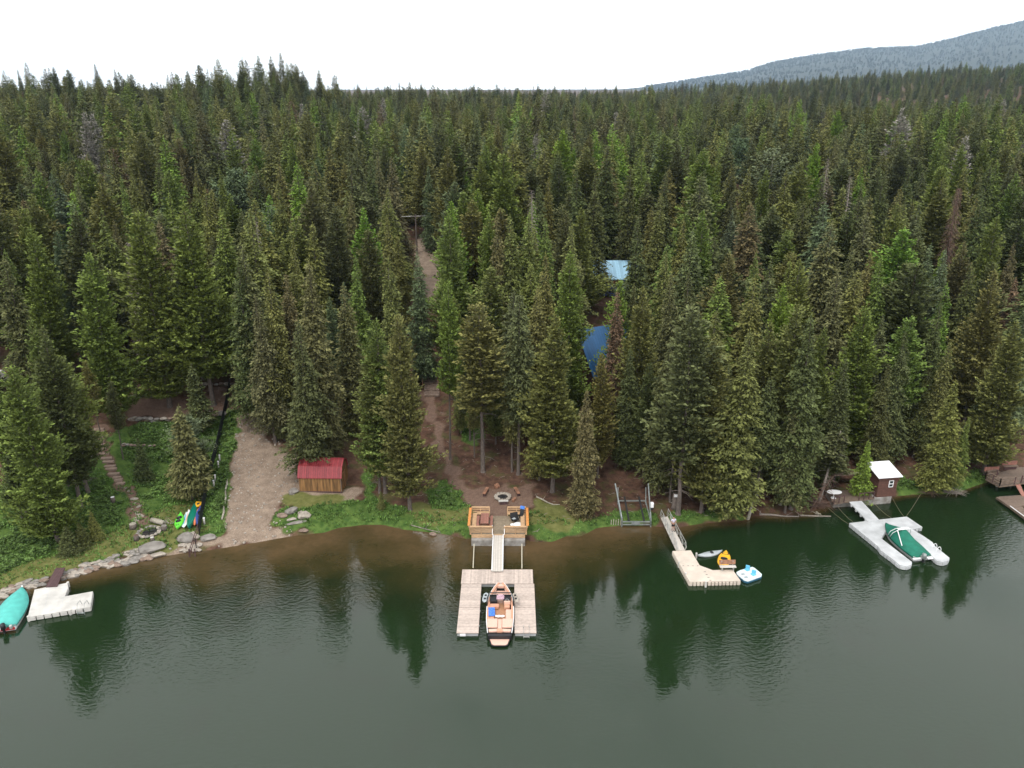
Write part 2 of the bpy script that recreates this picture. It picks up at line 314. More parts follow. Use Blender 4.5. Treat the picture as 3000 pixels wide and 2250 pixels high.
def ground_mat():
    m = bpy.data.materials.new('ground'); m.use_nodes = True; n = m.node_tree; b = n.nodes['Principled BSDF']; b.inputs['Roughness'].default_value = .95; b.inputs['Specular IOR Level'].default_value = .1
    g_ = n.nodes.new('ShaderNodeNewGeometry')
    def ns(scale, c1, c2, lo=.35, hi=.65, det=6):
        t = n.nodes.new('ShaderNodeTexNoise'); t.inputs['Scale'].default_value = scale; t.inputs['Detail'].default_value = det; t.inputs['Roughness'].default_value = .65
        n.links.new(g_.outputs['Position'], t.inputs['Vector']); r = n.nodes.new('ShaderNodeValToRGB')
        r.color_ramp.elements[0].position = lo; r.color_ramp.elements[1].position = hi; r.color_ramp.elements[0].color = (*c1, 1); r.color_ramp.elements[1].color = (*c2, 1)
        n.links.new(t.outputs[0], r.inputs[0]); return r.outputs[0], t.outputs[0]
    cur, h = ns(1.1, (.055, .032, .022), (.135, .075, .052))
    moss, _ = ns(.5, (0, 0, 0), (1, 1, 1), .5, .62); mg, _ = ns(3, (.05, .065, .02), (.11, .10, .04))
    def mixc(f, a, b_):
        x = n.nodes.new('ShaderNodeMix'); x.data_type = 'RGBA'; x.clamp_factor = True
        n.links.new(f, x.inputs[0]); n.links.new(a, x.inputs[6]); n.links.new(b_, x.inputs[7]); return x.outputs[2]
    k = n.nodes.new('ShaderNodeMath'); k.operation = 'MULTIPLY'; k.inputs[1].default_value = .75; n.links.new(moss, k.inputs[0])
    cur = mixc(k.outputs[0], cur, mg)
    for at, c1, c2, sc, nb in (('path', (.12, .075, .055), (.21, .14, .105), 2.2, 1), ('gravel', (.12, .085, .065), (.34, .265, .20), .9, 1), ('grass', (.028, .065, .014), (.11, .17, .04), 1.1, 2), ('lawn', (.085, .095, .025), (.17, .17, .06), 1.2, 2)):
        A = n.nodes.new('ShaderNodeAttribute'); A.attribute_name = at
        c_, _ = ns(sc, c1, c2, .32, .68, 8)
        if nb == 1:
            c3, _ = ns(9, tuple(v * .7 for v in c1), tuple(v * 1.25 for v in c2), .3, .7, 4)
            x = n.nodes.new('ShaderNodeMix'); x.data_type = 'RGBA'; x.inputs[0].default_value = .45; n.links.new(c_, x.inputs[6]); n.links.new(c3, x.inputs[7]); c_ = x.outputs[2]
        _, pn = ns(1.3 if nb == 1 else .9, (0, 0, 0), (1, 1, 1), det=7)
        q = n.nodes.new('ShaderNodeMath'); q.operation = 'MULTIPLY_ADD'; q.inputs[1].default_value = 1.6; n.links.new(A.outputs['Fac'], q.inputs[0])
        q2 = n.nodes.new('ShaderNodeMath'); q2.operation = 'MULTIPLY'; q2.inputs[1].default_value = -.9; n.links.new(pn, q2.inputs[0]); n.links.new(q2.outputs[0], q.inputs[2])
        q3 = n.nodes.new('ShaderNodeMath'); q3.operation = 'MULTIPLY'; q3.inputs[1].default_value = 1.6; q3.use_clamp = True; n.links.new(q.outputs[0], q3.inputs[0])
        cur = mixc(q3.outputs[0], cur, c_)
    n.links.new(cur, b.inputs['Base Color'])
    _, hh = ns(5, (0, 0, 0), (1, 1, 1)); bp = n.nodes.new('ShaderNodeBump'); bp.inputs['Strength'].default_value = .7; bp.inputs['Distance'].default_value = .15
    n.links.new(hh, bp.inputs['Height']); n.links.new(bp.outputs[0], b.inputs['Normal']); return m
gm.materials.append(ground_mat()); go = bpy.data.objects.new('ground', gm); col.objects.link(go); tag(go, 'brown forest floor with grassy banks and dirt paths', 'ground', kind='structure')
# ------------------------------------------------------------------ water
wx = np.concatenate([np.linspace(-900, -80, 30)[:-1], np.arange(-80, 90, .8), np.linspace(90, 900, 30)]); wy = np.concatenate([np.linspace(-150, 30, 20)[:-1], np.arange(30, 100, .8), np.linspace(100, 340, 20)])
A_, B_ = np.meshgrid(wx, wy); sdw = -shore_d(A_, B_)
wid = np.interp(A_, [-90, -50, -38, -28, -15, -5, 3, 9, 14, 20, 60, 90], [2, 2, 4, 9.5, 12, 11, 10, 9, 6, 1.5, .6, .6])
shl = np.clip(1 - sdw / (wid * 1.5), 0, 1)
wm = grid_mesh('water', A_, B_, A_ * 0.0)
fattr(wm, 'shallow', shl)
m = bpy.data.materials.new('lake_water'); m.use_nodes = True; n = m.node_tree; b = n.nodes['Principled BSDF']
b.inputs['Roughness'].default_value = .02; b.inputs['IOR'].default_value = 1.5
g_ = n.nodes.new('ShaderNodeNewGeometry'); A = n.nodes.new('ShaderNodeAttribute'); A.attribute_name = 'shallow'
t = n.nodes.new('ShaderNodeTexNoise'); t.inputs['Scale'].default_value = .22; t.inputs['Detail'].default_value = 5; n.links.new(g_.outputs['Position'], t.inputs['Vector'])
q = n.nodes.new('ShaderNodeMath'); q.operation = 'MULTIPLY_ADD'; q.inputs[1].default_value = .8; q.inputs[2].default_value = -.44; n.links.new(t.outputs[0], q.inputs[0])
q2 = n.nodes.new('ShaderNodeMath'); q2.operation = 'ADD'; n.links.new(q.outputs[0], q2.inputs[0]); n.links.new(A.outputs['Fac'], q2.inputs[1])
tb = n.nodes.new('ShaderNodeTexNoise'); tb.inputs['Scale'].default_value = 1.6; tb.inputs['Detail'].default_value = 8; tb.inputs['Roughness'].default_value = .7; n.links.new(g_.outputs['Position'], tb.inputs['Vector'])
qb = n.nodes.new('ShaderNodeMath'); qb.operation = 'MULTIPLY_ADD'; qb.inputs[1].default_value = .5; qb.inputs[2].default_value = -.25; n.links.new(tb.outputs[0], qb.inputs[0])
qc = n.nodes.new('ShaderNodeMath'); qc.operation = 'MULTIPLY_ADD'; n.links.new(qb.outputs[0], qc.inputs[0]); n.links.new(A.outputs['Fac'], qc.inputs[1]); n.links.new(q2.outputs[0], qc.inputs[2]); q2 = qc
r = n.nodes.new('ShaderNodeValToRGB'); e = r.color_ramp.elements
e[0].position = .0; e[0].color = (.0095, .0215, .0075, 1); e[1].position = 1; e[1].color = (.095, .062, .030, 1)
for p_, c_ in ((.25, (.010, .017, .006)), (.5, (.028, .026, .009)), (.75, (.058, .042, .018))):
    x = e.new(p_); x.color = (*c_, 1)
n.links.new(q2.outputs[0], r.inputs[0]); n.links.new(r.outputs[0], b.inputs['Base Color'])
mp = n.nodes.new('ShaderNodeMapping'); mp.inputs['Scale'].default_value = (1.0, 2.0, 1); mp.inputs['Rotation'].default_value = (0, 0, R(-18)); n.links.new(g_.outputs['Position'], mp.inputs[0])
r1 = n.nodes.new('ShaderNodeTexNoise'); r1.inputs['Scale'].default_value = 1.9; r1.inputs['Detail'].default_value = 3; n.links.new(mp.outputs[0], r1.inputs['Vector'])
r2 = n.nodes.new('ShaderNodeTexNoise'); r2.inputs['Scale'].default_value = .06; r2.inputs['Detail'].default_value = 3; n.links.new(g_.outputs['Position'], r2.inputs['Vector'])
mr = n.nodes.new('ShaderNodeMapRange'); mr.inputs['From Min'].default_value = .40; mr.inputs['From Max'].default_value = .60; mr.inputs['To Min'].default_value = .10; mr.inputs['To Max'].default_value = 1.0; n.links.new(r2.outputs[0], mr.inputs[0])
bp = n.nodes.new('ShaderNodeBump'); bp.inputs['Distance'].default_value = .035; n.links.new(mr.outputs[0], bp.inputs['Strength']); n.links.new(r1.outputs[0], bp.inputs['Height']); n.links.new(bp.outputs[0], b.inputs['Normal'])
wm.materials.append(m); wob = bpy.data.objects.new('water', wm); col.objects.link(wob); tag(wob, 'calm dark green lake with brown shallows', 'water', kind='structure')
# ------------------------------------------------------------------ mountain
MR = [(-1500,262),(600,262),(1500,262),(1800,261),(1900,252),(2000,236),(2136,217),(2203,195),(2316,177),(2452,161),(2588,156),(2678,138),(2791,109),(2881,91),(2940,84),(3000,86),(3200,110),(3600,190),(4200,250),(6000,262)]
mxp = np.array([p[0] for p in MR]); mzp = np.array([p[1] for p in MR])
mu = np.linspace(-1500, 6000, 400); mvv = np.linspace(0, 1, 60)
U, V_ = np.meshgrid(mu, mvv); D = 4200 + 4800 * V_
top = CAM_H + (262 - np.interp(U, mxp, mzp)) / F_PX * 9000 * 1.02
prof = np.clip(V_, 0, 1) ** 1.1 * (1 - .0 * V_)
MX = (U - 1500) / F_PX * D; MZ = -5 + (top + 5 - 26) * prof + (vnoise(MX, D, 520, 8) - .5) * 170 * prof * (1 - V_) * (top > 60) * np.clip((top - 60) / 200, 0, 1)
mmz = MZ
MXb = np.vstack([MX, (U[-1:] - 1500) / F_PX * 10500]); Db = np.vstack([D, D[-1:] * 0 + 10500]); MZb = np.vstack([MZ, MZ[-1:] * 0 - 10])
mme = grid_mesh('mountain', MXb, Db, MZb)
mme.materials.append(mat('mountain_woods', (.020, .026, .015), .95, c2=(.013, .018, .010), nscale=.02))
mo = bpy.data.objects.new('mountain', mme); col.objects.link(mo); tag(mo, 'hazy blue wooded mountain rising at right behind the forest', 'mountain', kind='structure')
# ------------------------------------------------------------------ conifer crowns
def crown_quads(seed, H=20., bare=.08, Rr=2.5, pw_=.85, dz=.36, nb=9, cl=.45, droop=.35, up=0.0, lump=.22, step=.30, wf=.45, gap=.06, rise=.0, low=.55, elr=(-.55, .35)):
    rg = np.random.RandomState(seed); out = []; rn = []
    z = bare * H; ph = rg.rand(4) * 6.28; amp = rg.rand(4)
    while z < H - .25:
        u = (z - bare * H) / (H * (1 - bare)); r0 = Rr * (1 - u) ** pw_ * min(1, low + u * 3.5) + .10
        off = rg.rand() * 6.28; k = max(4, int(nb * (0.55 + .45 * r0 / Rr) + .5)); zr = 1 + .16 * rg.randn()
        for i in range(k):
            if rg.rand() < gap: continue
            a = off + i * 6.283 / k + rg.randn() * .2
            lf = 1 + lump * (math.sin(a * 2 + ph[0] + z * .8) * amp[0] + math.sin(a + ph[1] - z * .45) * amp[1] + math.sin(z * 1.7 + ph[2] + a * 3) * amp[2])
            r_ = max(.12, r0 * lf * zr * rg.uniform(.72, 1.15)); nn = int(r_ / step) + 1
            t = np.linspace(.28 if nn > 2 else .5, 1, nn); t = np.repeat(t, 3) if r_ > .8 else np.repeat(t, 2)
            n_ = len(t); side = rg.uniform(-1, 1, n_) * (1.08 - t * .75) * r_ * .42
            side[t > .95] *= .4
            ca, sa = math.cos(a), math.sin(a)
            px_ = r_ * t * ca - side * sa; py_ = r_ * t * sa + side * ca
            pz = z + rise * r_ * t - droop * r_ * t ** 1.6 + up * r_ * t ** 3 + rg.randn(n_) * .07 * (cl / .45) - np.abs(side) * .25
            da = a + np.sign(side) * rg.uniform(.1, .9, n_) + rg.randn(n_) * .25
            ln = cl * rg.uniform(.7, 1.35, n_) * (.6 + .4 * min(1, r_ / 1.2)); el = rg.uniform(elr[0], elr[1], n_) + up
            d = np.stack([np.cos(da) * np.cos(el), np.sin(da) * np.cos(el), np.sin(el)], -1)
            roll = rg.uniform(-.8, .8, n_); s0 = np.stack([-np.sin(da), np.cos(da), np.zeros(n_)], -1); upv = np.cross(d, s0)
            sv = s0 * np.cos(roll)[:, None] + upv * np.sin(roll)[:, None]
            p = np.stack([px_, py_, pz], -1); lw = (ln * wf * .5)[:, None]; l1 = ln[:, None]
            q = np.stack([p - d * l1 * .35, p + d * l1 * .15 + sv * lw, p + d * l1 * .65, p + d * l1 * .15 - sv * lw], 1)
            q[:, 2, 2] -= ln * .1
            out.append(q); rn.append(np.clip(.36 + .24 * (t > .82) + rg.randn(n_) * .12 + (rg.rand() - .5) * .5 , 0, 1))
        z += dz * (.7 + .3 * r0 / Rr) * rg.uniform(.8, 1.2)
    # leader
    for j in range(10):
        zt = H - .9 + j * .09; a = j * 2.4; q = np.array([[0, 0, zt], [math.cos(a) * .06, math.sin(a) * .06, zt + .1], [math.cos(a) * .16, math.sin(a) * .16, zt + .22], [-math.sin(a) * .06, math.cos(a) * .06, zt + .12]]); out.append(q[None] * 1.0); rn.append(np.array([.8]))
    return np.concatenate(out), np.concatenate(rn)
def quads_mesh(name, Q, rn, tint=None):
    me = bpy.data.meshes.new(name); n = len(Q); V = Q.reshape(-1, 3).astype(np.float32)
    me.vertices.add(n * 4); me.vertices.foreach_set('co', V.ravel()); me.loops.add(n * 4); me.loops.foreach_set('vertex_index', np.arange(n * 4, dtype=np.int32))
    me.polygons.add(n); me.polygons.foreach_set('loop_start', np.arange(0, n * 4, 4, dtype=np.int32)); me.polygons.foreach_set('loop_total', np.full(n, 4, np.int32)); me.update(calc_edges=True)
    fattr(me, 'rnd', np.repeat(rn, 4))
    if tint is not None:
        at = me.attributes.new('tint', 'FLOAT_COLOR', 'POINT'); at.data.foreach_set('color', np.repeat(np.concatenate([tint, np.ones((n, 1))], 1), 4, 0).astype(np.float32).ravel())
    return me
PROTO = {}
def trunk_mesh(name, m, r0=.24, H=19.4, seed=0, stubs=0, lean=0, bare=.3):
    rg = random.Random(seed); mb = MB(); n = 9
    pts = [(rg.uniform(-.08, .08) * (i > 0), rg.uniform(-.08, .08) * (i > 0), H * (i / n)) for i in range(n + 1)]
    pts.insert(1, (0, 0, .35)); rs = [r0 * 1.5, r0 * 1.08] + [r0 * (1 - .88 * i / n) for i in range(1, n + 1)]
    mb.tube(pts, rs, 7)
    for k in range(stubs):
        z = H * rg.uniform(.08, bare + .12); a = rg.random() * 6.28; l = rg.uniform(.4, 1.5)
        mb.tube([(0, 0, z), (math.cos(a) * l * .6, math.sin(a) * l * .6, z - .05), (math.cos(a) * l, math.sin(a) * l, z - .05 - .25 * l)], [.04, .025, .01], 4)
    me = bpy.data.meshes.new(name); me.from_pydata(mb.v, [], mb.f); me.materials.append(M[m]); me.polygons.foreach_set('use_smooth', [True] * len(me.polygons)); return me
def proto(key, kw, stubs=0, bark='bark', r0=.24):
    Q, rn = crown_quads(**kw); cm = quads_mesh('crown', Q, rn); cm.materials.append(M['needles'])
    PROTO[key] = (cm, trunk_mesh('trunk', bark, seed=kw['seed'], stubs=stubs, bare=kw.get('bare', .1), r0=r0))
for i in range(4): proto('s%d' % i, dict(seed=10 + i, Rr=2.75, bare=.04 + .03 * i, droop=.28 + .06 * i, dz=.30, nb=13, cl=.36, step=.2, lump=.2 + .05 * i, pw_=.75 + .06 * i))
for i in range(2): proto('S%d' % i, dict(seed=20 + i, Rr=2.3, bare=.26 + .08 * i, droop=.35, dz=.30, nb=12, cl=.36, step=.2, lump=.32, pw_=.6), stubs=22)
for i in range(4): proto('p%d' % i, dict(seed=30 + i, Rr=3.1, bare=.07 + .03 * i, droop=-.02, up=.2, dz=.34, nb=13, cl=.40, lump=.36, pw_=.66 + .05 * i, wf=.5, step=.21, elr=(-.25, 1.05), low=.5))
for i in range(2): proto('P%d' % i, dict(seed=40 + i, Rr=2.5, bare=.3 + .1 * i, droop=.0, up=.15, dz=.36, nb=11, cl=.40, lump=.45, pw_=.55, wf=.5, step=.22, gap=.12, elr=(-.25, 1.05)), stubs=26, r0=.2)
# young dense spruces
for i in range(2): proto('y%d' % i, dict(seed=50 + i, Rr=4.6, bare=.10 - .07 * i, droop=.16, dz=.75, nb=18, cl=.7, lump=.10, pw_=.9, step=.42, wf=.4, gap=.02, low=.7), r0=.3)
proto('x0', dict(seed=60, Rr=5.5, bare=.2, droop=-.3, up=.1, dz=.42, nb=14, cl=.36, lump=.5, pw_=.38, wf=.8, step=.3, gap=.15, low=.4), stubs=8, bark='pale_bark', r0=.16)   # aspen
proto('x1', dict(seed=61, Rr=3.2, bare=.55, droop=-.1, up=.2, dz=.6, nb=11, cl=.4, lump=.5, pw_=.4, wf=.7, step=.34, gap=.2, low=.4), stubs=14, bark='pale_bark', r0=.15)
# dead trees: bare drooping twigs
def dead_mesh(seed, m, R0=1.9, n=420, z0=.05):
    rg = random.Random(seed); mb = MB()
    for k in range(n):
        z = 20 * (z0 + (.97 - z0) * (k / n)); a = k * 2.4 + rg.uniform(-.4, .4); r = R0 * (1 - z / 21) ** .8 * rg.uniform(.4, 1.1) + .15
        p1 = Vector((math.cos(a) * r * .6, math.sin(a) * r * .6, z + .05)); p2 = Vector((math.cos(a) * r, math.sin(a) * r, z - r * rg.uniform(.15, .5)))
        mb.tube([(0, 0, z), p1, p2], [.035, .025, .01], 3)
        for s_ in (-1, 1):
            a2 = a + s_ * .5; mb.tube([p1, p1 + Vector((math.cos(a2) * r * .35, math.sin(a2) * r * .35, -.25 * r))], [.02, .008], 3)
    me = bpy.data.meshes.new('crown'); me.from_pydata(mb.v, [], mb.f); me.materials.append(M[m]); return me
PROTO['d0'] = (dead_mesh(1, 'grey_wood'), trunk_mesh('trunk', 'grey_wood', seed=3)); PROTO['d1'] = (dead_mesh(2, 'red_twig', 2.1, 700), trunk_mesh('trunk', 'red_twig', seed=4))
PROTO['d2'] = (dead_mesh(5, 'grey_wood', 1.3, 110, .35), trunk_mesh('trunk', 'grey_wood', seed=6, r0=.2))
COLS = dict(G=((.094, .122, .028), 'bright green'), D=((.059, .068, .024), 'dark green'), O=((.103, .106, .032), 'olive green'), B=((.094, .088, .038), 'brownish'), Y=((.105, .165, .026), 'yellow-green'),
            T=((.078, .105, .050), 'blue-green'), R=((.110, .078, .044), 'rusty brown'), S=((.15, .14, .12), 'grey'), K=((.080, .087, .035), 'grey-green'))
FG = 1.15
def put_tree(key, x, y, h, wid_, c, name, label, cat, group=None, lean=(0, 0), rz=None, zoff=-.15):
    t = thing(name, label, cat, (x, y, g(x, y) + zoff), rnd.uniform(0, 6.28) if rz is None else rz, group)
    t.scale = (h / 20 * wid_, h / 20 * wid_, h / 20); t.rotation_euler = (lean[0] + rnd.gauss(0, .012), lean[1] + rnd.gauss(0, .012), t.rotation_euler[2])
    cm, tm = PROTO[key]
    for nm, me in (('crown', cm), ('trunk', tm)):
        o = bpy.data.objects.new(nm, me); col.objects.link(o); o.parent = t
        cc = [v * FG * rnd.uniform(.92, 1.08) for v in c]; o.color = (*cc, 1)
        if nm == 'trunk' and wid_ > 1.3: o.scale = (1 / wid_ * 1.2, 1 / wid_ * 1.2, 1)
    return t
rnd = random.Random(11)
# tip x, tip y, height in metres or base y in picture, prototype, colour, width
TT = """
46 1057 1590 p0 G 1.15|171 1032 1440 P0 G 1.5|562 1057 1262 y0 D .95|519 1177 1462 y0 B .95|544 1215 1400 x0 T 1.0|400 1278 1405 y1 D .9|316 1110 1345 P1 D .9|265 1492 1580 y1 O 1.0|190 1535 1618 y1 D 1.7|229 1528 1600 y1 D 1.5|590 1290 1400 s2 D 1.3
20 1330 1560 P1 D 1.3|402 609 1190 p0 G 1.25|540 586 1185 p3 G 1.25|244 733 1250 p1 G 1.2|81 661 22 p2 G 1.1|68 602 21 p0 G 1|250 1050 1310 P1 O .8|120 950 21 p3 D 1.1|11 747 22 s1 D 1.2|95 930 20 p1 G .9
642 611 23 s1 G 1.1|723 611 25 s2 O 1.25|163 670 19 p1 T .9|253 656 18 s3 O 1|334 638 18 s0 B .8|497 557 20 s0 G .9|588 543 22 s2 O 1|357 511 20 s1 G .7|389 502 19 s2 O .9|409 493 19 s3 O .9|280 507 23 p3 O 1.35|108 493 22 p2 G 1.15|456 448 23 s0 D .8
741 403 22 p0 G 1.1|854 403 22 p3 G 1|958 362 21 s1 D .9|529 457 19 s2 B .9|572 466 19 s3 O .85|359 439 17 s0 B .8|646 484 19 s0 G .75|687 494 17 x0 T 1.0|750 498 20 s1 D .9|809 530 21 s2 O 1|786 593 17 x1 T .9|294 412 19 s1 D .8|115 376 20 p1 O 1|185 380 20 p2 G 1|219 369 20 s3 O 1|425 308 21 p1 G 1|488 304 25 s2 B 1.3|348 272 22 s0 D .6|700 308 20 s1 G 1|565 345 20 s0 G .9
852 697 20 s2 O 1.0|906 647 21 s1 O 1.1|900 757 1340 s1 B 1.0|831 793 20 s0 B .9|756 859 1295 s3 B 1.0|781 786 22 s2 O .95|715 700 24 s1 K 1.15|690 760 22 s3 D 1|1014 826 20 s0 K 1.05|965 866 15 p1 T .8|1096 927 1445 p2 G 1.05|1085 1028 1444 P0 O 1.2|1171 913 1495 p1 O .95|1139 747 21 s3 O 1.05|1303 815 1345 P1 G .7|1500 960 1380 S0 O .75|1385 1050 1340 S1 O .7|1370 930 1290 S0 D .8|1450 1010 1300 p1 O .85|1585 1000 1405 s1 O .85|1345 1010 1270 s2 O .75|-12 1140 1520 p2 G 1.1|-60 1000 1300 p1 D 1.2|1229 735 19 s1 T .95|1334 869 15 p0 G .75|870 930 20 s2 D 1.1|800 1000 1290 s1 D .85|955 985 1310 s0 D .8
1016 340 24 s1 D 1.05|1081 453 22 s0 D .95|1108 439 21 s3 B .9|1154 457 24 s2 B 1.15|1056 331 20 p1 G .9|1156 376 20 p2 O 1|1253 480 18 s1 T .95|1312 430 23 p3 O 1.25|1407 457 22 p1 G 1.1|1477 444 24 p0 G 1.3|1533 337 25 s1 D 1.1|1646 376 23 p1 Y 1.3|1682 430 18 p2 Y .9|1606 520 19 s0 O .9|1691 489 23 s2 D 1.1|1746 507 23 s3 D 1.15|1850 484 22 s1 D 1.05|1927 566 20 s0 O .95|1951 498 21 s1 D .95|1013 557 20 s0 O .9|1029 566 20 s2 B .9
1316 627 23 p2 G 1.15|1136 631 20 s1 O .95|1036 747 19 s3 G 1|1009 823 14 s0 T .8|1434 616 22 p1 G .9|1457 625 23 s0 B .8|1502 625 23 s1 O 1|1556 620 22 s2 G 1.1|1601 638 20 s0 G .9|1678 652 23 s2 O 1.05|1674 729 24 p1 G .95|1606 738 22 s3 O 1.1|1872 643 23 s1 D 1.1|1814 813 19 p0 Y .85|1817 845 1290 s0 R .8|1859 828 18 s1 D .9|1884 834 1330 p3 O 1.1|1954 738 21 s2 O 1|1965 796 20 s3 B 1|1520 851 1390 S1 K .9|1565 837 20 s1 O 1.05|1767 1030 1400 p2 O .95
1408 881 1383 P1 O 1.5|1629 914 1440 p2 O 1.25|1723 1135 1510 s0 B .95|2038 889 1505 P0 K 1.3|2032 795 22 s2 D 1|2208 800 23 s0 O 1.05|2289 831 22 p1 Y 1.0|2357 759 22 p2 G 1.1|2452 791 22 s1 K 1.1|2547 890 1345 p0 G 1.2|2104 985 1500 p1 O 1.1|2188 962 1510 s1 O 1.2|2253 931 1420 p3 O 1.1|2339 881 1440 p1 O 1.15|2420 953 1350 p2 G .95|2353 1116 1500 s3 K .85|2439 1243 1430 s0 D .8|2547 1286 1462 y1 Y .8|2665 971 1360 s2 K 1|2678 922 1340 P1 G 1.2|2787 994 1350 s0 O .9|2809 1112 1442 s1 O 1.25|2841 1216 1435 s2 G .9|2764 881 20 s3 D 1|2922 786 23 p3 O 1.2|2855 768 21 s1 D 1|2986 931 1390 p1 O 1.2
2457 321 24 p0 Y 1.05|2398 416 23 p1 Y .9|2452 403 22 s2 B 1.0|2054 375 20 s1 D 1|2154 366 17 x0 T .9|2181 403 17 x0 T .9|2267 425 21 x1 T 1.2|2194 488 20 s2 O 1.05|2246 493 19 p1 G .9|2108 439 19 s0 G .75|2032 416 20 p3 G .9|2312 493 23 s2 O 1.15|2402 502 24 s1 D 1.15|2533 538 23 s3 D 1.1|2588 502 22 s2 D 1|2664 488 21 s0 D 1|2823 421 23 p2 G 1.2|2886 407 21 p0 G .95|2637 592 23 p1 G 1.05|2701 638 22 s0 D 1|2818 538 23 d1 R 1.1|2877 570 22 s1 D 1|2922 629 22 p2 G 1.1|2981 502 22 p3 G 1.2
2502 714 20 s2 K .95|2547 733 22 s3 O 1.05|2579 746 22 s1 G 1|2728 710 20 s0 T .9|2769 724 20 s1 T .9|2972 710 19 s2 B .95|2217 733 18 s3 G .95|2316 755 20 s1 G .9|2068 611 22 p2 G 1|2002 633 22 s1 O 1|1114 1434 1490 y1 O .95|276 182 20 s2 D 1|332 200 20 s0 D .9|154 195 18 p1 D 1|52 202 18 s1 D .8|199 202 17 p2 D 1.1|1170 237 17 s0 D .8|1234 238 17 s0 D .8|1480 247 17 s3 D .9
2398 915 23 s1 D 1|2600 1060 1380 s2 D 1.1|2480 1040 1400 s0 D 1|2730 1060 1340 s3 D 1.1|2900 1080 1360 s1 D 1.1|2960 1160 1380 s2 D .9|2140 1060 1440 s1 D 1|2050 1040 1420 s3 D 1|1960 1000 1440 s2 D 1.1|1905 1060 1400 p1 D 1|1850 1010 1370 s1 D 1|1990 1130 1470 P1 K 1.2|2260 1100 1470 S1 K 1.1|2300 1150 1440 s1 D .9
"""
LM = [(120, 'above the white dock at the left edge'), (330, 'above the timber steps on the left slope'), (520, 'above the stacked kayaks and black fence'), (720, 'above the head of the boat ramp'), (900, 'behind the red-roofed shed'), (1090, 'just right of the red-roofed shed'), (1260, 'beside the wooden hillside stairs'),
      (1420, 'behind the left half of the timber deck'), (1560, 'behind the right half of the timber deck'), (1720, 'in front of the blue-roofed cabins'), (1860, 'behind the boat lift'), (2000, 'behind the person on the gangway'), (2150, 'above the yellow kayak'), (2300, 'above the pedal boat'), (2440, 'above the leaning trees by the right cabin'), (2590, 'above the white-roofed waterside cabin'), (2760, 'above the green covered boat'), (2930, 'above the brown deck at the right edge')]
ORD = ['first', 'second', 'third', 'fourth', 'fifth', 'sixth', 'seventh', 'eighth', 'ninth', 'tenth', 'eleventh', 'twelfth', 'thirteenth', 'fourteenth', 'fifteenth', 'sixteenth', 'seventeenth', 'eighteenth', 'nineteenth', 'twentieth']
def lm(px): return min(LM, key=lambda q: abs(q[0] - px))[1]
listed = []
for e_ in TT.replace('\n', '|').split('|'):
    if not e_.strip(): continue
    tx, ty, bh, key, c, wd = e_.split(); tx = float(tx); ty = float(ty); bh = float(bh); wd = float(wd)
    if bh > 100:
        bx = tx + (1500 - tx) * (bh - ty) / (7257 - ty); p = gp(bx, bh); d = ray(tx, ty); h = CAM_H + d[2] * p.y / d[1] - p.z; x, y = p.x, p.y
    else:
        d = ray(tx, ty); ts = np.linspace(60, 700, 3000); hh = CAM_H + d[2] * ts - gz(d[0] * ts, d[1] * ts); i = int(np.argmax(hh < bh)) if (hh < bh).any() else int(np.argmin(hh)); t_ = ts[i]; x, y, h = d[0] * t_, d[1] * t_, min(max(bh, float(hh[i])), 29)
    listed.append(dict(x=x, y=y, h=h, tx=tx, ty=ty, key=key, c=c, w=wd * {'p': .84, 'P': .86, 's': .88, 'S': .9}.get(key[0], 1)))
KN = {'s': ('spruce_tree', 'spruce', 'spruces'), 'S': ('spruce_tree', 'spruce', 'spruces'), 'p': ('pine_tree', 'pine', 'pines'), 'P': ('pine_tree', 'pine', 'pines'), 'y': ('young_spruce', 'young spruce', 'young spruces'), 'x': ('aspen_tree', 'aspen', 'aspens'), 'd': ('dead_tree', 'dead conifer', 'dead conifers')}
# fill
CLEAR = [(1212,680,1275,830),(1712,925,1790,1090),(1745,742,1822,880),(1232,1060,1292,1330),(0,1040,30,1200),(2195,622,2270,665),(690,1150,800,1340),(770,1260,1080,1500),(355,1140,660,1620),(1235,1180,1385,1540),(1385,1330,1640,1540),(612,575,640,592),(1545,808,1575,830),(1140,1350,1760,1560),(1800,1420,1960,1560),(2560,1360,2640,1470)]
def allowed(x, y, h, hw):
    z = g(x, y); bx, by = project((x, y, z)); tx, ty = project((x, y, z + h)); pxm = F_PX / y
    if bx < 760 and by > 1120: return False
    if 760 <= bx < 1080 and by > 1320: return False
    if 1080 <= bx < 1700 and by > 1350: return False
    if by > 1490: return False
    for (a0, b0, a1, b1) in CLEAR:
        cb = by - (by - ty) * .12
        for q in np.linspace(0, 1, 5):
            yy = ty + (cb - ty) * q; xx = tx + (bx - tx) * q; hwx = hw * pxm * (.1 + .9 * q)
            if a0 - hwx < xx < a1 + hwx and b0 < yy < b1: return False
    return True
occ = [(t['x'], t['y']) for t in listed]; cell = {}
def near(x, y, r):
    i, j = int(x // 8), int(y // 8)
    for a in (-1, 0, 1):
        for b in (-1, 0, 1):
            for (u, v) in cell.get((i + a, j + b), ()):
                if (u - x) ** 2 + (v - y) ** 2 < r * r: return True
    return False
def mark(x, y): cell.setdefault((int(x // 8), int(y // 8)), []).append((x, y))
for x, y in occ: mark(x, y)
fill = []; tries = 0
rnd2 = random.Random(5)
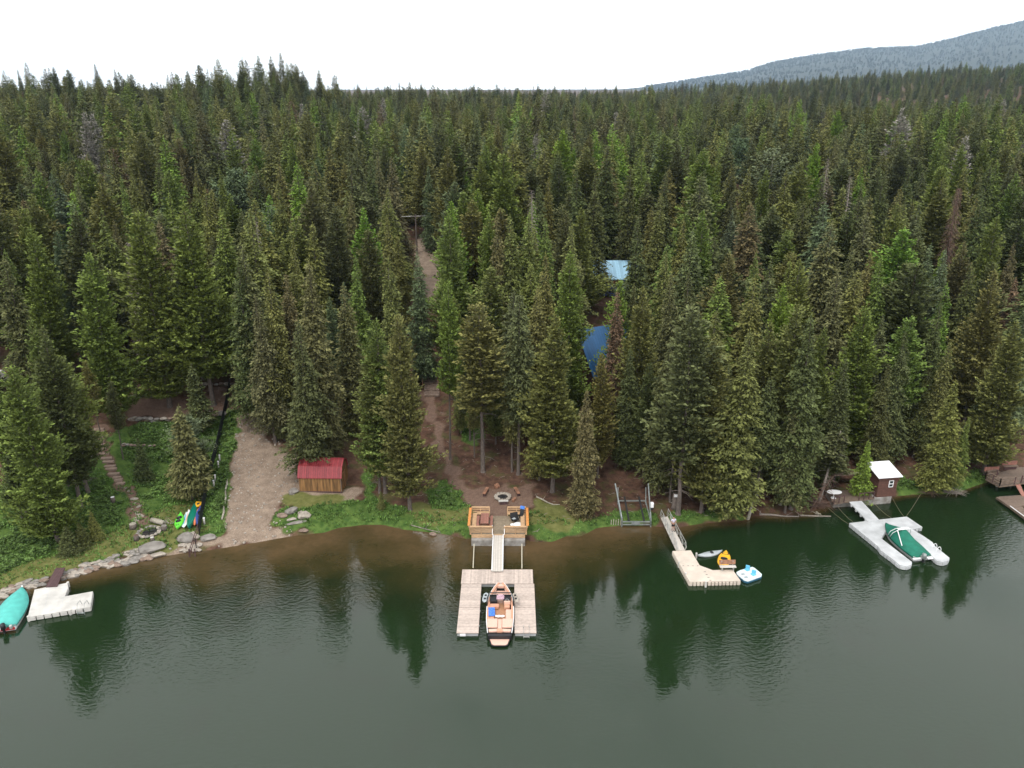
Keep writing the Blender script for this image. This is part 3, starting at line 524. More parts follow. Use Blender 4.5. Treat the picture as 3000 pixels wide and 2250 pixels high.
while tries < 26000:
    tries += 1
    y = 74 + 310 * rnd2.random() ** .8; x = rnd2.uniform(-.70, .70) * y * 1.02
    if shore_d(x, y) < 5 or near(x, y, 3.2 + y * .013): continue
    h = rnd2.uniform(16, 24) * (.85 + .3 * float(vnoise(x, y, 22, 31))) if y > 115 else rnd2.uniform(17, 24)
    kind = rnd2.choice('ssspp'); wd = rnd2.uniform(.95, 1.45)
    if not allowed(x, y, h, 2.9 * wd): continue
    z = g(x, y); tx, ty = project((x, y, z + h)); ok = True
    for t in listed:
        if t['y'] > y and abs(t['tx'] - tx) < 26 and ty < t['ty'] + 55: ok = False; break
    if not ok: continue
    mark(x, y); fill.append(dict(x=x, y=y, h=h, tx=tx, ty=ty, key=kind + str(rnd2.randrange(4)), c=rnd2.choices('GDOBYTRK', [19, 20, 28, 5, 5, 4, 1, 16])[0], w=wd))
    if rnd2.random() < .025: fill[-1]['key'] = rnd2.choice(['d0', 'd2']); fill[-1]['c'] = 'S'
fill.sort(key=lambda t: t['y'] - t['h'] * 2)
NFI = 270
near_fill, far_fill = fill[:NFI], fill[NFI:]
groups = {}
for t in listed: groups.setdefault(lm(t['tx']), []).append(t)
for l_, ts_ in groups.items():
    ts_.sort(key=lambda t: -t['ty'])
    for i, t in enumerate(ts_):
        nm, kn, kp = KN[t['key'][0]]; size = 'towering' if t['h'] > 24 else 'tall' if t['h'] > 17 else 'medium' if t['h'] > 9 else 'small'; sh = 'broad' if t['w'] > 1.14 else 'slim' if t['w'] < .92 else ''
        cn = '' if t['c'] == 'S' else COLS[t['c']][1]; tail = f"{kn} {l_}, {ORD[i]} treetop up".split(); head = f"{size} {sh} {cn}".split()
        while len(head) + len(tail) > 16: head.pop(0)
        lab = ' '.join(head + tail)
        ln = (0, 0)
        put_tree(t['key'], t['x'], t['y'], t['h'], t['w'], COLS[t['c']][0], nm, lab, 'tree', 'prominent trees of the lakeside forest', ln)
for t in near_fill:
    nm, kn, kp = KN[t['key'][0]]; cn = '' if t['c'] == 'S' else COLS[t['c']][1] + ' '
    put_tree(t['key'], t['x'], t['y'], t['h'], t['w'], COLS[t['c']][0], nm, f"{cn}{kn} filling the wood {lm(t['tx'])}", 'tree', f"{cn}{kp} filling the forest {lm(t['tx'])}")
# the rest of the wood as one mass: one object that instances a few conifers
def far_tree(lod, x, y, z, h, wd, c):
    Q, rn = lod; a = rnd.uniform(0, 6.28); s = h / 20; ca, sa = math.cos(a) * s * wd, math.sin(a) * s * wd
    q = np.empty_like(Q, dtype=np.float32); q[..., 0] = Q[..., 0] * ca - Q[..., 1] * sa + x; q[..., 1] = Q[..., 0] * sa + Q[..., 1] * ca + y; q[..., 2] = Q[..., 2] * s + z
    QS.append(q); RS.append(rn); TS.append(np.tile(np.array(c) * rnd.uniform(.75, 1.2), (len(Q), 1)))
M['mid_needles'] = foliage('mid_needles', 'tint')
for nd in M['mid_needles'].node_tree.nodes:
    if nd.type == 'ATTRIBUTE' and nd.attribute_name == 'tint': nd.attribute_type = 'INSTANCER'
MP = []
for i in range(4): MP.append(dict(seed=200 + i, Rr=2.3 + .15 * i, bare=.06, droop=.25 + .08 * i, dz=.42, nb=10, cl=.5, step=.34, lump=.25 + .06 * i, pw_=.72 + .08 * i))
for i in range(4): MP.append(dict(seed=210 + i, Rr=2.5 + .15 * i, bare=.1 + .05 * i, droop=0, up=.2, dz=.46, nb=10, cl=.52, step=.34, lump=.3 + .07 * i, pw_=.6 + .08 * i, elr=(-.25, 1.0)))
mids = []
for i, kw in enumerate(MP):
    Q, rn = crown_quads(**kw); me = quads_mesh('conifer', Q, rn); me.materials.append(M['mid_needles']); mids.append(bpy.data.objects.new('conifer', me))
pts = []
for t in far_fill: pts.append((t['x'], t['y'], g(t['x'], t['y']), t['h'] + 1, t['w'] * .95, (0 if t['key'][0] == 's' else 4) + rnd.randrange(4), COLS[t['c']][0]))
NB = 7500
FY = 384 + 1000 * np.random.RandomState(3).rand(NB) ** 1.2; FXX = np.random.RandomState(4).uniform(-.70, .70, NB) * FY * 1.02; FZ = gz(FXX, FY)
for x, y, z in zip(FXX, FY, FZ): pts.append((x, y, z, rnd.triangular(10, 26, 16) * (.8 + .4 * float(vnoise(x, y, 30, 33))), rnd.uniform(.95, 1.6), rnd.randrange(8), COLS[rnd.choices('GDOBTRK', [14, 24, 30, 5, 4, 1, 18])[0]][0]))
pm = bpy.data.meshes.new('tree_points'); pm.from_pydata([p[:3] for p in pts], [], []); np_ = len(pts)
def pattr(name, ty, dat, key='value'):
    at = pm.attributes.new(name, ty, 'POINT'); at.data.foreach_set(key, np.asarray(dat).ravel())
pattr('idx', 'INT', np.array([p[5] for p in pts], np.int32)); pattr('rotz', 'FLOAT_VECTOR', np.array([(rnd.gauss(0, .015), rnd.gauss(0, .015), rnd.uniform(0, 6.28)) for p in pts], np.float32), 'vector')
pattr('scl', 'FLOAT_VECTOR', np.array([(p[3] / 20 * p[4], p[3] / 20 * p[4], p[3] / 20) for p in pts], np.float32), 'vector')
pattr('tint', 'FLOAT_COLOR', np.array([(*[v * FG * k_ for v in p[6]], 1) for p in pts for k_ in (rnd.uniform(.8, 1.3),)], np.float32), 'color')
ng = bpy.data.node_groups.new('forest_nodes', 'GeometryNodeTree'); ng.interface.new_socket('Geometry', in_out='INPUT', socket_type='NodeSocketGeometry'); ng.interface.new_socket('Geometry', in_out='OUTPUT', socket_type='NodeSocketGeometry')
gi = ng.nodes.new('NodeGroupInput'); go_ = ng.nodes.new('NodeGroupOutput'); ip = ng.nodes.new('GeometryNodeInstanceOnPoints'); jg = ng.nodes.new('GeometryNodeJoinGeometry')
for o in reversed(mids):
    oi = ng.nodes.new('GeometryNodeObjectInfo'); oi.inputs['Object'].default_value = o; g2i = ng.nodes.new('GeometryNodeGeometryToInstance'); ng.links.new(oi.outputs['Geometry'], g2i.inputs[0]); ng.links.new(g2i.outputs[0], jg.inputs[0])
def na(name, ty):
    n_ = ng.nodes.new('GeometryNodeInputNamedAttribute'); n_.data_type = ty; n_.inputs[0].default_value = name; return n_.outputs[0]
ip.inputs['Pick Instance'].default_value = True
ng.links.new(gi.outputs[0], ip.inputs['Points']); ng.links.new(jg.outputs[0], ip.inputs['Instance']); ng.links.new(na('idx', 'INT'), ip.inputs['Instance Index']); ng.links.new(na('rotz', 'FLOAT_VECTOR'), ip.inputs['Rotation']); ng.links.new(na('scl', 'FLOAT_VECTOR'), ip.inputs['Scale']); ng.links.new(ip.outputs[0], go_.inputs[0])
fo = bpy.data.objects.new('forest', pm); col.objects.link(fo); fo.modifiers.new('forest', 'NODES').node_group = ng; tag(fo, 'distant mass of conifers covering the plateau to the skyline', 'forest', kind='stuff')
# mountain woods: small cones
QS = []; RS = []; TS = []; lodC = [crown_quads(seed=140 + i, Rr=3.2, dz=6, nb=4, cl=6, step=4, lump=.2, droop=.1, wf=.9, bare=.1)[:2] for i in range(2)]
rs_ = np.random.RandomState(9)
for k in range(15000):
    vi = int(59 * (1 - rs_.rand() ** 2 * .9)); ui = int(rs_.uniform(120, 330)); 
    if top[0, ui] < 70: continue
    fu = rs_.rand(); x = MX[vi, ui] * (1 - fu) + MX[vi, ui + 1] * fu; z = mmz[vi, ui] * (1 - fu) + mmz[vi, ui + 1] * fu
    far_tree(lodC[k % 2], x, D[vi, ui] + rs_.uniform(-40, 0), z - 4, rs_.uniform(16, 30), 1, (.036, .048, .028))
fm = quads_mesh('mountain_forest', np.concatenate(QS), np.concatenate(RS), np.concatenate(TS)); fm.materials.append(M['far_needles'])
fo = bpy.data.objects.new('mountain_forest', fm); col.objects.link(fo); tag(fo, 'far wood clothing the hazy mountain', 'forest', kind='stuff')
QS = RS = TS = None
# ------------------------------------------------------------------ objects
def rock_mesh(seed, m, flat=.65):
    rg = random.Random(seed); bm = bmesh.new(); bmesh.ops.create_icosphere(bm, subdivisions=2, radius=.5)
    dirs = [Vector((rg.uniform(-1, 1), rg.uniform(-1, 1), rg.uniform(-1, 1))).normalized() for _ in range(7)]; off = [rg.uniform(.28, .42) for _ in dirs]
    for v in bm.verts:
        for d, o in zip(dirs, off):
            k = v.co.dot(d) - o
            if k > 0: v.co -= d * k
        v.co *= rg.uniform(.97, 1.03); v.co.z *= flat
    me = bpy.data.meshes.new('rock'); bm.to_mesh(me); bm.free(); me.materials.append(M[m]); return me
RK = {m: [rock_mesh(s + i * 9, m) for s in range(3)] for i, m in enumerate(('rock', 'rock_pale', 'rock_brown'))}
def rock(pos, sx, sy, sz, rz, m='rock', name='boulder', label='', cat='rock', group=None, parent=None):
    o = bpy.data.objects.new(name, RK[m][rnd.randrange(3)]); col.objects.link(o); o.location = pos; o.scale = (sx, sy, sz); o.rotation_euler = (0, 0, rz)
    if parent: o.parent = parent
    else: tag(o, label, cat, group)
    return o
def V2(p, z): return Vector((p[0], p[1], z))
# ---- plank/float docks
def edge_blocks(poly, z0, z1, step, name, m, parent, out=.03):
    mb = MB(); n = len(poly)
    area = sum(poly[i][0] * poly[(i + 1) % n][1] - poly[(i + 1) % n][0] * poly[i][1] for i in range(n)); s = 1 if area > 0 else -1
    for i in range(n):
        a = Vector(poly[i][:2]); b = Vector(poly[(i + 1) % n][:2]); l = (b - a).length; k = max(1, round(l / step)); d = (b - a) / l; nn = Vector((d.y, -d.x)) * s
        if l < .5: continue
        for j in range(k):
            c = a + d * (l * (j + .5) / k) + nn * (out / 2 - .08); mb.box((c.x, c.y, (z0 + z1) / 2), (l / k - .07, .16 + out, z1 - z0), math.atan2(d.y, d.x))
    return mb.build(name, m, parent, bevel=.03)
def PL(pts, z): return [(P(x, y, z).x, P(x, y, z).y) for x, y in pts]
# main dock
t = thing('floating_dock', 'U-shaped tan boarded dock wrapped around the tan-seated speedboat', 'dock')
MB().box((-1.43, 65.18, .4), (6.94, 2.34, .12)).build('head_platform', 'composite_x', t, bevel=.015)
for x, w_ in ((-3.88, 1.92), (1.18, 1.9)):
    MB().box((x, 62.12, .402), (w_, 3.68, .12)).build('side_finger', 'composite_y', t, bevel=.015); MB().box((x, 58.48, .402), (w_, 3.54, .12)).build('side_finger', 'composite_y', t, bevel=.015)
    b_ = MB(); [b_.box((x, y, .16), (w_ - .1, 1.3, .34)) for y in (57.5, 59.4, 61.2, 63)]; b_.build('float', 'grey_plastic', t)
    for y in (57.6, 59.7, 61.9): MB().tube([(x - (.99 if x > 0 else -.99), y - .1, .49), (x - (.99 if x > 0 else -.99), y, .54), (x - (.99 if x > 0 else -.99), y + .1, .49)], .025, 6).build('cleat', 'steel', t)
b_ = MB(); [b_.box((x, 65.2, .16), (1.5, 2.1, .34)) for x in (-4, -2.2, -.4, 1.2)]; b_.build('float', 'grey_plastic', t)
MB().box((-4.3, 56.66, .25), (.5, .08, .2)).build('bumper', 'white', t)
ld = MB()
for x in (1.0, 1.5): ld.tube([(x, 57.3, .46), (x, 57.2, .9), (x, 56.8, 1.0), (x, 56.6, .6), (x, 56.55, -.4)], .025, 6)
for z in (-.1, .15): ld.box((1.25, 56.55, z), (.5, .12, .04))
ld.build('swim_ladder', 'aluminium', t)
t = thing('gangway', 'pale boarded gangway between timber deck and U-shaped dock', 'gangway')
MB().box((-1.45, 68.95, .78), (1.0, 6.3, .08), 0, R(3.2)).build('walkway', 'gang', t)
for x in (-1.98, -.92): MB().bar((x, 72.1, 1.02), (x, 65.95, .60), .09, .14).build('side_rail', 'white', t)
for i, (a_, b2) in enumerate((((1389, 1594), (1386, 1663)), ((1529, 1594), (1529, 1665)))):
    a = P(*a_, .6); b = P(*b2, .55)
    o = MB().tube([a, b], .05, 8).build('mooring_pole', 'pole'); tag(o, ['left', 'right'][i] + ' one of two slim pale poles holding the U-shaped dock off the bank', 'pole', 'dock stand-off poles')
# timber deck
Xl, Xr, Yf, Yb, Zd = -4.30, 1.42, 71.9, 75.55, 1.15
t = thing('timber_deck', 'cedar deck with bench railings on a concrete footing at the water', 'deck')
MB().box(((Xl + Xr) / 2, (Yf + Yb) / 2, Zd - .05), (Xr - Xl, Yb - Yf, .1)).build('floor', 'deck_boards', t)
for a, b in ((Xl + .05, -2.05), (-.85, Xr - .05)): MB().box(((a + b) / 2, Yf - .32, .32), (b - a, .5, .75)).build('concrete_footing', 'concrete', t, bevel=.03)
MB().box(((Xl + Xr) / 2, Yf - .02, .8), (Xr - Xl - .1, .06, .5)).build('skirt_board', 'cedar', t)
def rail(x0, y0, x1, y1, mt='cedar', out=(0, 0)):
    ln = Vector((x1 - x0, y1 - y0)).length; k = max(1, round(ln / 1.15))
    for i in range(k + 1):
        q = i / k; x = x0 + (x1 - x0) * q; y = y0 + (y1 - y0) * q
        MB().bar((x, y, Zd - .1), (x + out[0], y + out[1], Zd + .92), .09, .09).build('post', 'cedar', t)
    for z in (.22, .48, .74): MB().bar((x0 + out[0] * z, y0 + out[1] * z, Zd + z), (x1 + out[0] * z, y1 + out[1] * z, Zd + z), .03, .14).build('rail_board', 'cedar', t)
    MB().bar((x0 + out[0], y0 + out[1], Zd + .96), (x1 + out[0], y1 + out[1], Zd + .96), .26, .045).build('cap_rail', mt, t)
rail(Xl, Yf, Xl, Yb + .05, 'cedar_orange', (-.22, 0)); rail(Xl - .1, Yf, -2.05, Yf, 'cedar', (0, -.2)); rail(Xl - .1, Yb, -2.45, Yb, 'cedar', (0, .22))
rail(Xr, Yf, Xr, Yb + .05, 'cedar_orange', (.22, 0)); rail(-.80, Yf, Xr + .1, Yf, 'cedar', (0, -.2)); rail(-.50, Yb, Xr + .1, Yb, 'cedar', (0, .22))
for a, b, c, d in ((Xl + .28, (Yf + Yb) / 2, .44, 3.3), (Xr - .28, (Yf + Yb) / 2, .44, 3.3)): MB().box((a, b, Zd + .45), (c, d, .05)).build('bench_seat', 'cedar', t); MB().box((a, b, Zd + .22), (.06, d - .3, .42)).build('bench_support', 'cedar', t)
for a, b in ((Xl + .5, -2.5), (-.45, Xr - .5)): MB().box(((a + b) / 2, Yb - .26, Zd + .452), (b - a, .42, .05)).build('bench_seat', 'cedar', t)
for y in (71.9,):
    for x in (-2.05, -.80): MB().bar((x, y + .05, Zd + .95), (x, y - .55, Zd + .2), .05, .1).build('stair_rail', 'white', t)
# picnic table
t = thing('picnic_table', 'reddish picnic table on the left half of the timber deck', 'table', (-2.92, 73.75, Zd))
MB().box((0, 0, .74), (.86, 2.1, .05)).build('tabletop', 'red_wood', t)
for s_ in (-1, 1):
    MB().box((s_ * .72, 0, .44), (.27, 2.1, .05)).build('bench', 'red_wood', t)
    MB().bar((-.72, s_ * .75, .40), (.72, s_ * .75, .40), .05, .1).build('crossbeam', 'red_wood', t)
    for q in (-1, 1): MB().bar((q * .25, s_ * .75, .72), (q * .6, s_ * .75, 0), .05, .1).build('leg', 'red_wood', t)
t = thing('camp_chair', 'black folding camp chair with grey seat on right of timber deck', 'chair', (.30, 74.35, Zd), .3)
MB().box((0, 0, .32), (.8, .55, .06)).build('seat', 'black', t); MB().box((0, .3, .62), (.85, .06, .6), 0, R(-15)).build('backrest', 'black', t); MB().box((-.1, 0, .37), (.35, .3, .05), .3).build('cushion', 'pale_grey', t)
for q in ((-1, -1), (-1, 1), (1, -1), (1, 1)): MB().bar((q[0] * .4, q[1] * .25, .55), (q[0] * -.1, q[1] * .25, 0), .03).build('leg', 'black', t)
t = thing('stroller_chair', 'black-framed upright chair with blue headrest in the deck corner', 'chair', (1.0, 74.9, Zd), -.35)
MB().box((0, 0, .5), (.42, .5, .08)).build('seat', 'black', t); MB().box((0, .28, .85), (.42, .07, .65), 0, R(-18)).build('backrest', 'black', t); MB().box((0, .38, 1.2), (.5, .14, .35), 0, R(-18)).build('headrest', 'towel_blue', t, bevel=.05)
for q in ((-1, -1), (-1, 1), (1, -1), (1, 1)): MB().bar((q[0] * .2, q[1] * .22, .5), (q[0] * .24, q[1] * .35, 0), .035).build('leg', 'aluminium', t)
t = thing('lounge_pouf', 'round white float cushion lying on the timber deck', 'cushion', (.62, 73.25, Zd + .02))
b_ = MB(); b_.loft([[(math.cos(a) * r, math.sin(a) * r, z) for a in [k * math.pi / 10 for k in range(20)]] for r, z in ((.35, 0), (.50, .08), (.53, .2), (.44, .32), (.2, .36))]); b_.build('pad', 'white', t, True)
b_ = MB(); b_.loft([[(math.cos(a) * r - .58, math.sin(a) * r * .8 + .18, z) for a in [k * math.pi / 7 for k in range(14)]] for r, z in ((.15, 0), (.24, .08), (.22, .2), (.08, .26))]); b_.build('headrest', 'white', t, True)
# ---- speedboat
def hull_secs(L_, W_, H_, keel=-.35, ns=14, bowp=2.4, sw=.86, inset=0, bown=.0):
    S = []
    for i in range(ns):
        q = i / (ns - 1); wv = W_ / 2 * (sw + (1 - sw) * math.sin(min(q / .4, 1) * math.pi / 2)) if q < .42 else W_ / 2 * (bown + (1 - bown) * (1 - ((q - .42) / .58) ** bowp))
        wv = max(wv - inset, .03); y = q * L_; zs = H_ + .18 * q * q; zk = keel + (H_ * .9 - keel) * max(0, (q - .72) / .28) ** 2.2
        S.append((wv, y, zs, zk))
    return S
def hull(mb, L_, W_, H_, keel=-.35, **k):
    S = hull_secs(L_, W_, H_, keel, **k); mb.loft([[(-w_, y, zs), (-w_ * 1.0, y, zs - .12), (-w_ * .9, y, zk + (zs - zk) * .35), (-w_ * .45, y, zk + .05), (0, y, zk), (w_ * .45, y, zk + .05), (w_ * .9, y, zk + (zs - zk) * .35), (w_ * 1.0, y, zs - .12), (w_, y, zs), (w_ - .06 if w_ > .1 else 0, y, zs), (0, y, min(zs - .5, zk + .5 if zk < 0 else zs - .05)), (-w_ + .06 if w_ > .1 else 0, y, zs)] for w_, y, zs, zk in S]); return S
t = thing('speedboat', 'open speedboat with tan upholstery moored inside the U-shaped dock', 'boat', (-1.07, 56.35, 0))
S = hull_secs(7.1, 2.5, .72, bowp=2.6, bown=.28)
b_ = MB(); b_.loft([[(-w_, y, zs), (-w_ * .96, y, .25), (-w_ * .75, y, -.1 + zk * .2), (0, y, zk), (w_ * .75, y, -.1 + zk * .2), (w_ * .96, y, .25), (w_, y, zs), (w_ - .14, y, zs), (w_ - .16, y, .34), (-w_ + .16, y, .34), (-w_ + .14, y, zs)] for w_, y, zs, zk in S]); b_.build('hull', 'black', t)
b_ = MB()
for s_ in (-1, 1): b_.loft([[(s_ * (w_ + .012), y, zs - .02), (s_ * (w_ - .02), y, zs + .035), (s_ * (w_ - .06), y, zs + .035), (s_ * (w_ - .06), y, zs - .02)] for w_, y, zs, zk in S])
b_.build('rub_rail', 'white', t)
for s_ in (-1, 1):
    b_ = MB(); b_.loft([[(s_ * (w_ - .07), y, zs - .1), (s_ * (w_ - .07), y, zs + .045), (s_ * (w_ - .26), y, zs + .03), (s_ * (w_ - .26), y, zs - .1)] for w_, y, zs, zk in S[2:]]); b_.build('side_coaming', 'tan_vinyl', t)
MB().box((0, 2.9, .37), (1.75, 3.6, .05)).build('cockpit_floor', 'floor_tan', t)
MB().box((0, 5.6, .38), (1.25, 1.9, .05)).build('bow_floor', 'pink_vinyl', t)
for s_ in (-1, 1):
    MB().bar((s_ * .92, 5.1, .56), (s_ * .52, 6.6, .62), .34, .16).build('bow_seat', 'pink_vinyl', t, bevel=.04)
    MB().box((s_ * .66, 1.25, .76), (.92, 1.15, .2)).build('sun_pad', 'pink_vinyl', t, bevel=.05)
    MB().box((s_ * .58, .42, .62), (.85, .32, .2), s_ * -.08).build('stern_seat', 'pink_vinyl', t, bevel=.05)
    MB().box((s_ * .62, 4.62, .72), (.72, .75, .5)).build('console', 'black', t, bevel=.08)
    MB().box((s_ * .62, 5.05, .95), (.8, .06, .3), 0, R(25)).build('windshield', 'glass', t)
MB().box((0, 6.85, .72), (.75, .35, .3)).build('bow_cushion', 'pink_vinyl', t, bevel=.05)
MB().box((-.78, 3.0, .58), (.52, 2.3, .3)).build('side_bench', 'tan_vinyl', t, bevel=.04); MB().box((-.55, 3.9, .6), (.85, .45, .3)).build('side_bench', 'tan_vinyl', t, bevel=.04)
MB().box((.76, 2.55, .58), (.52, 1.5, .3)).build('side_bench', 'pink_vinyl', t, bevel=.04)
MB().box((.62, 3.78, .62), (.5, .5, .36)).build('driver_seat', 'tan_vinyl', t, bevel=.06); MB().box((.62, 4.02, .9), (.6, .12, .4)).build('seat_back', 'pink_vinyl', t, bevel=.04)
MB().box((0, 1.1, .7), (.34, 1.5, .1)).build('walkway', 'pink_vinyl', t); MB().box((0, .38, .66), (.5, .4, .22)).build('transom_step', 'tan_vinyl', t, bevel=.05)
MB().box((0, -.05, .35), (2.1, .3, .55)).build('transom', 'black', t, bevel=.08)
MB().prism([(-.95, -.1), (.95, -.1), (.72, -.95), (.5, -1.05), (-.5, -1.05), (-.72, -.95)], .12, .2).build('swim_platform_base', 'black', t); MB().prism([(-.84, -.22), (.84, -.22), (.66, -.86), (.46, -.98), (-.46, -.98), (-.66, -.86)], .2, .23).build('swim_platform', 'pink_vinyl', t)
b_ = MB(); b_.tube([(-1.2, 3.7, .75), (-1.2, 4.1, 1.35), (-1.0, 4.35, 1.75), (1.0, 4.35, 1.75), (1.2, 4.1, 1.35), (1.2, 3.7, .75)], .055, 8); b_.build('tow_arch', 'black', t, True)
sw_ = MB(); sw_.tube([(.62 + math.cos(a) * .17, 4.22 + math.sin(a) * .06, .98 + math.sin(a) * .15) for a in [k * .628 for k in range(11)]], .018, 5); sw_.build('steering_wheel', 'aluminium', t)
for pos, mt, lab in (((-1.42, 61.0, 1.35), 'deep_blue', 'dark green-rimmed wakeboard racked on left of the speedboat'), ((1.38 - 1.07, 61.0, 1.35), 'white_plastic', 'cream wakeboard racked on right of the speedboat')):
    x = -2.45 if 'left' in lab else .32
    tt = thing('wakeboard', lab, 'board', (x, 60.85, 1.05), -.12 if x < 0 else .12)
    b_ = MB(); b_.loft([[(w_ * c_, y, w_ * s2 * .0 + z_) for c_, s2, z_ in ((-1, 0, .1), (0, 0, .0 + .02), (1, 0, .1), (0, 0, .12))] for y, w_ in ((-.7, .06), (-.6, .18), (-.3, .24), (.3, .24), (.6, .18), (.7, .06))]); b_.build('deck', 'rock_pale' if x > 0 else 'pale_grey', tt)
    for y in (-.25, .25): MB().box((0, y, .15), (.2, .16, .1)).build('binding', 'black', tt, bevel=.02)
def cloth(name, label, cx, cy, z, w_, h_, mt, rz=0, cat='towel'):
    n_ = 8; b_ = MB(); vs = []; fs = []; rg = random.Random(int(cx * 100))
    for l_ in (0, 1):
        for j in range(n_ + 1):
            for i in range(n_ + 1): vs.append(((i / n_ - .5) * w_ * (1 + .03 * math.sin(j * 2)), (j / n_ - .5) * h_ * (1 + .04 * math.sin(i * 1.7)), .05 + .03 * math.sin(i * 1.9 + j) - l_ * .03))
    K = (n_ + 1) ** 2
    for j in range(n_):
        for i in range(n_): a = j * (n_ + 1) + i; fs += [(a, a + 1, a + n_ + 2, a + n_ + 1), (K + a, K + a + n_ + 1, K + a + n_ + 2, K + a + 1)]
    b_.add(vs, fs); o = b_.build(name, mt, None, True, loc=(cx, cy, z)); o.rotation_euler[2] = rz; tag(o, label, cat); return o
cloth('towel', 'crumpled blue towel spread on the left bench of the speedboat', -1.83, 59.2, .76, .58, 1.25, 'towel_blue', .05)
cloth('towel', 'pale pink patterned towel hanging over the bow walkthrough of the speedboat', -1.07, 61.1, .98, .7, .75, 'towel_pink')
cloth('towel', 'small white towel bunched at the head of the sun pads', -1.07, 58.45, .85, .8, .25, 'white')
# ---- kayaks and canoes
def kayak(name, label, cat, a, b, W_, H_, m, holes=(), roll=0, group=None, seatm='black', pw_=1.6, blunt=0):
    a = Vector(a); b = Vector(b); L_ = (b - a).length; t = thing(name, label, cat, (a + b) / 2, math.atan2((b - a).y, (b - a).x) - math.pi / 2, group)
    pitch = math.atan2(b.z - a.z, Vector((b.x - a.x, b.y - a.y)).length)
    t.rotation_mode = 'QUATERNION'; d = (b - a).normalized(); t.rotation_quaternion = d.to_track_quat('Y', 'Z') @ Matrix.Rotation(roll, 4, 'Y').to_quaternion()
    mb = MB(); secs = []
    for i in range(15):
        q = -1 + 2 * i / 14; w_ = W_ / 2 * max(.03, (1 - abs(q) ** pw_) * (1 - blunt) + blunt * math.sqrt(max(0, 1 - q ** 4))); hh = H_ * (.55 + .45 * (1 - q * q)); up = .14 * abs(q) ** 3
        secs.append([(math.cos(a_) * w_, q * L_ / 2, math.sin(a_) * hh * (.45 if math.sin(a_) > 0 else .6) + up) for a_ in [k * math.pi / 7 for k in range(14)]])
    mb.loft(secs).build('hull', m, t, True)
    for (q, ww, ll, kind) in holes:
        y = q * L_ / 2; zt = H_ * .46 * (.6 + .4 * (1 - q * q))
        o = MB(); o.loft([[(math.cos(a_) * ww * s_ / 2, y + math.sin(a_) * ll * s_ / 2, zt + z_) for a_ in [k * math.pi / 8 for k in range(16)]] for s_, z_ in ((1, -.06), (1, .035), (.82, .035), (.8, .0))])
        o.build(kind, seatm, t, True)
    return t
def gk(px, py, dz): p = gp(px, py); return Vector((p.x, p.y, p.z + dz))
kayak('kayak', 'lime green sit-on-top kayak lying on the grass, leftmost of the row', 'kayak', gk(520, 1556, .25), gk(532, 1509, .25), 1.0, .5, 'kayak_lime', ((.25, .6, .6, 'cockpit'), (-.15, .55, .5, 'cockpit'), (-.6, .35, .25, 'hatch')), -.15, pw_=2)
kayak('paddleboard', 'white paddleboard with pink stripe beside the green canoe', 'board', gk(541, 1553, .25), gk(557, 1502, .35), .75, .2, 'white', ((0, .18, 2.2, 'grip_strip'),), -.5, 'boards stacked by the black fence', 'pink_vinyl', 3)
kayak('paddleboard', 'pale blue-edged paddleboard between lime kayak and white paddleboard', 'board', gk(537, 1550, .15), gk(549, 1508, .2), .7, .2, 'ice', ((0, .15, 2., 'grip_strip'),), -.4, 'boards stacked by the black fence', 'cyan', 3)
kayak('canoe', 'dark green upturned canoe in the middle of the kayak row', 'canoe', gk(555, 1558, .4), gk(575, 1489, .4), 1.05, .75, 'kayak_green', (), -.3, pw_=2.4)
kayak('kayak', 'orange kayak leaning between green canoe and black fence', 'kayak', gk(570, 1552, .4), gk(584, 1500, .5), .7, .4, 'orange', ((.1, .4, .8, 'cockpit'),), .7)
kayak('kayak', 'dark blue kayak nearest the black fence', 'kayak', gk(577, 1549, .5), gk(589, 1497, .6), .6, .4, 'blue', ((.1, .4, .8, 'cockpit'),), .8)
kayak('sled', 'yellow plastic sled tucked behind the green canoe', 'sled', gk(579, 1486, .6), gk(589, 1498, .7), .9, .3, 'yellow', ((.1, .3, .3, 'seat'),), .3, pw_=3)
# ---- left dock group
t = thing('floating_dock', 'white plastic L-shaped dock at the left edge of the lake', 'dock')
pl = PL([(101,1727),(197,1707),(200,1722),(190,1747),(272,1732),(265,1778),(81,1808)], .5)
MB().prism(pl, .42, .5).build('deck_top', 'white_plastic', t, bevel=.02); edge_blocks(pl, .05, .41, .62, 'edge_floats', 'white_plastic', t)
c_ = P(170, 1765, .5); MB().bar(P(146, 1718, .503), P(127, 1799, .503), .03, .006).build('seam', 'grey_plastic', t); MB().bar(P(186, 1748, .503), P(178, 1790, .503), .03, .006).build('seam', 'grey_plastic', t)
for x, y in ((84, 1812), (206, 1793), (200, 1712)): p = P(x, y, .3); MB().tube([(p.x, p.y, .02), (p.x, p.y, .56)], .12, 10).build('corner_post', 'white_plastic', t)
p = P(238, 1784, .5); ld = MB()
for s_ in (-1, 1): x = p.x + s_ * .32; ld.tube([(x, p.y + .75, .5), (x, p.y + .6, 1.0), (x, p.y + .1, 1.0), (x, p.y - .15, .5), (x, p.y - .2, -.4)], .025, 6)
for z in (-.1, .2): ld.box((p.x, p.y - .18, z), (.64, .14, .04))
ld.build('swim_ladder', 'steel', t)
pl = [P(163,1664,.95), P(191,1663,.95), P(167,1717,.6), P(134,1719,.6)]; o = MB().prism(pl, [p.z - .08 for p in pl], [p.z for p in pl]).build('gangplank', 'brown_plank'); tag(o, 'dark brown plank ramp from stone bank to the left white dock', 'ramp')
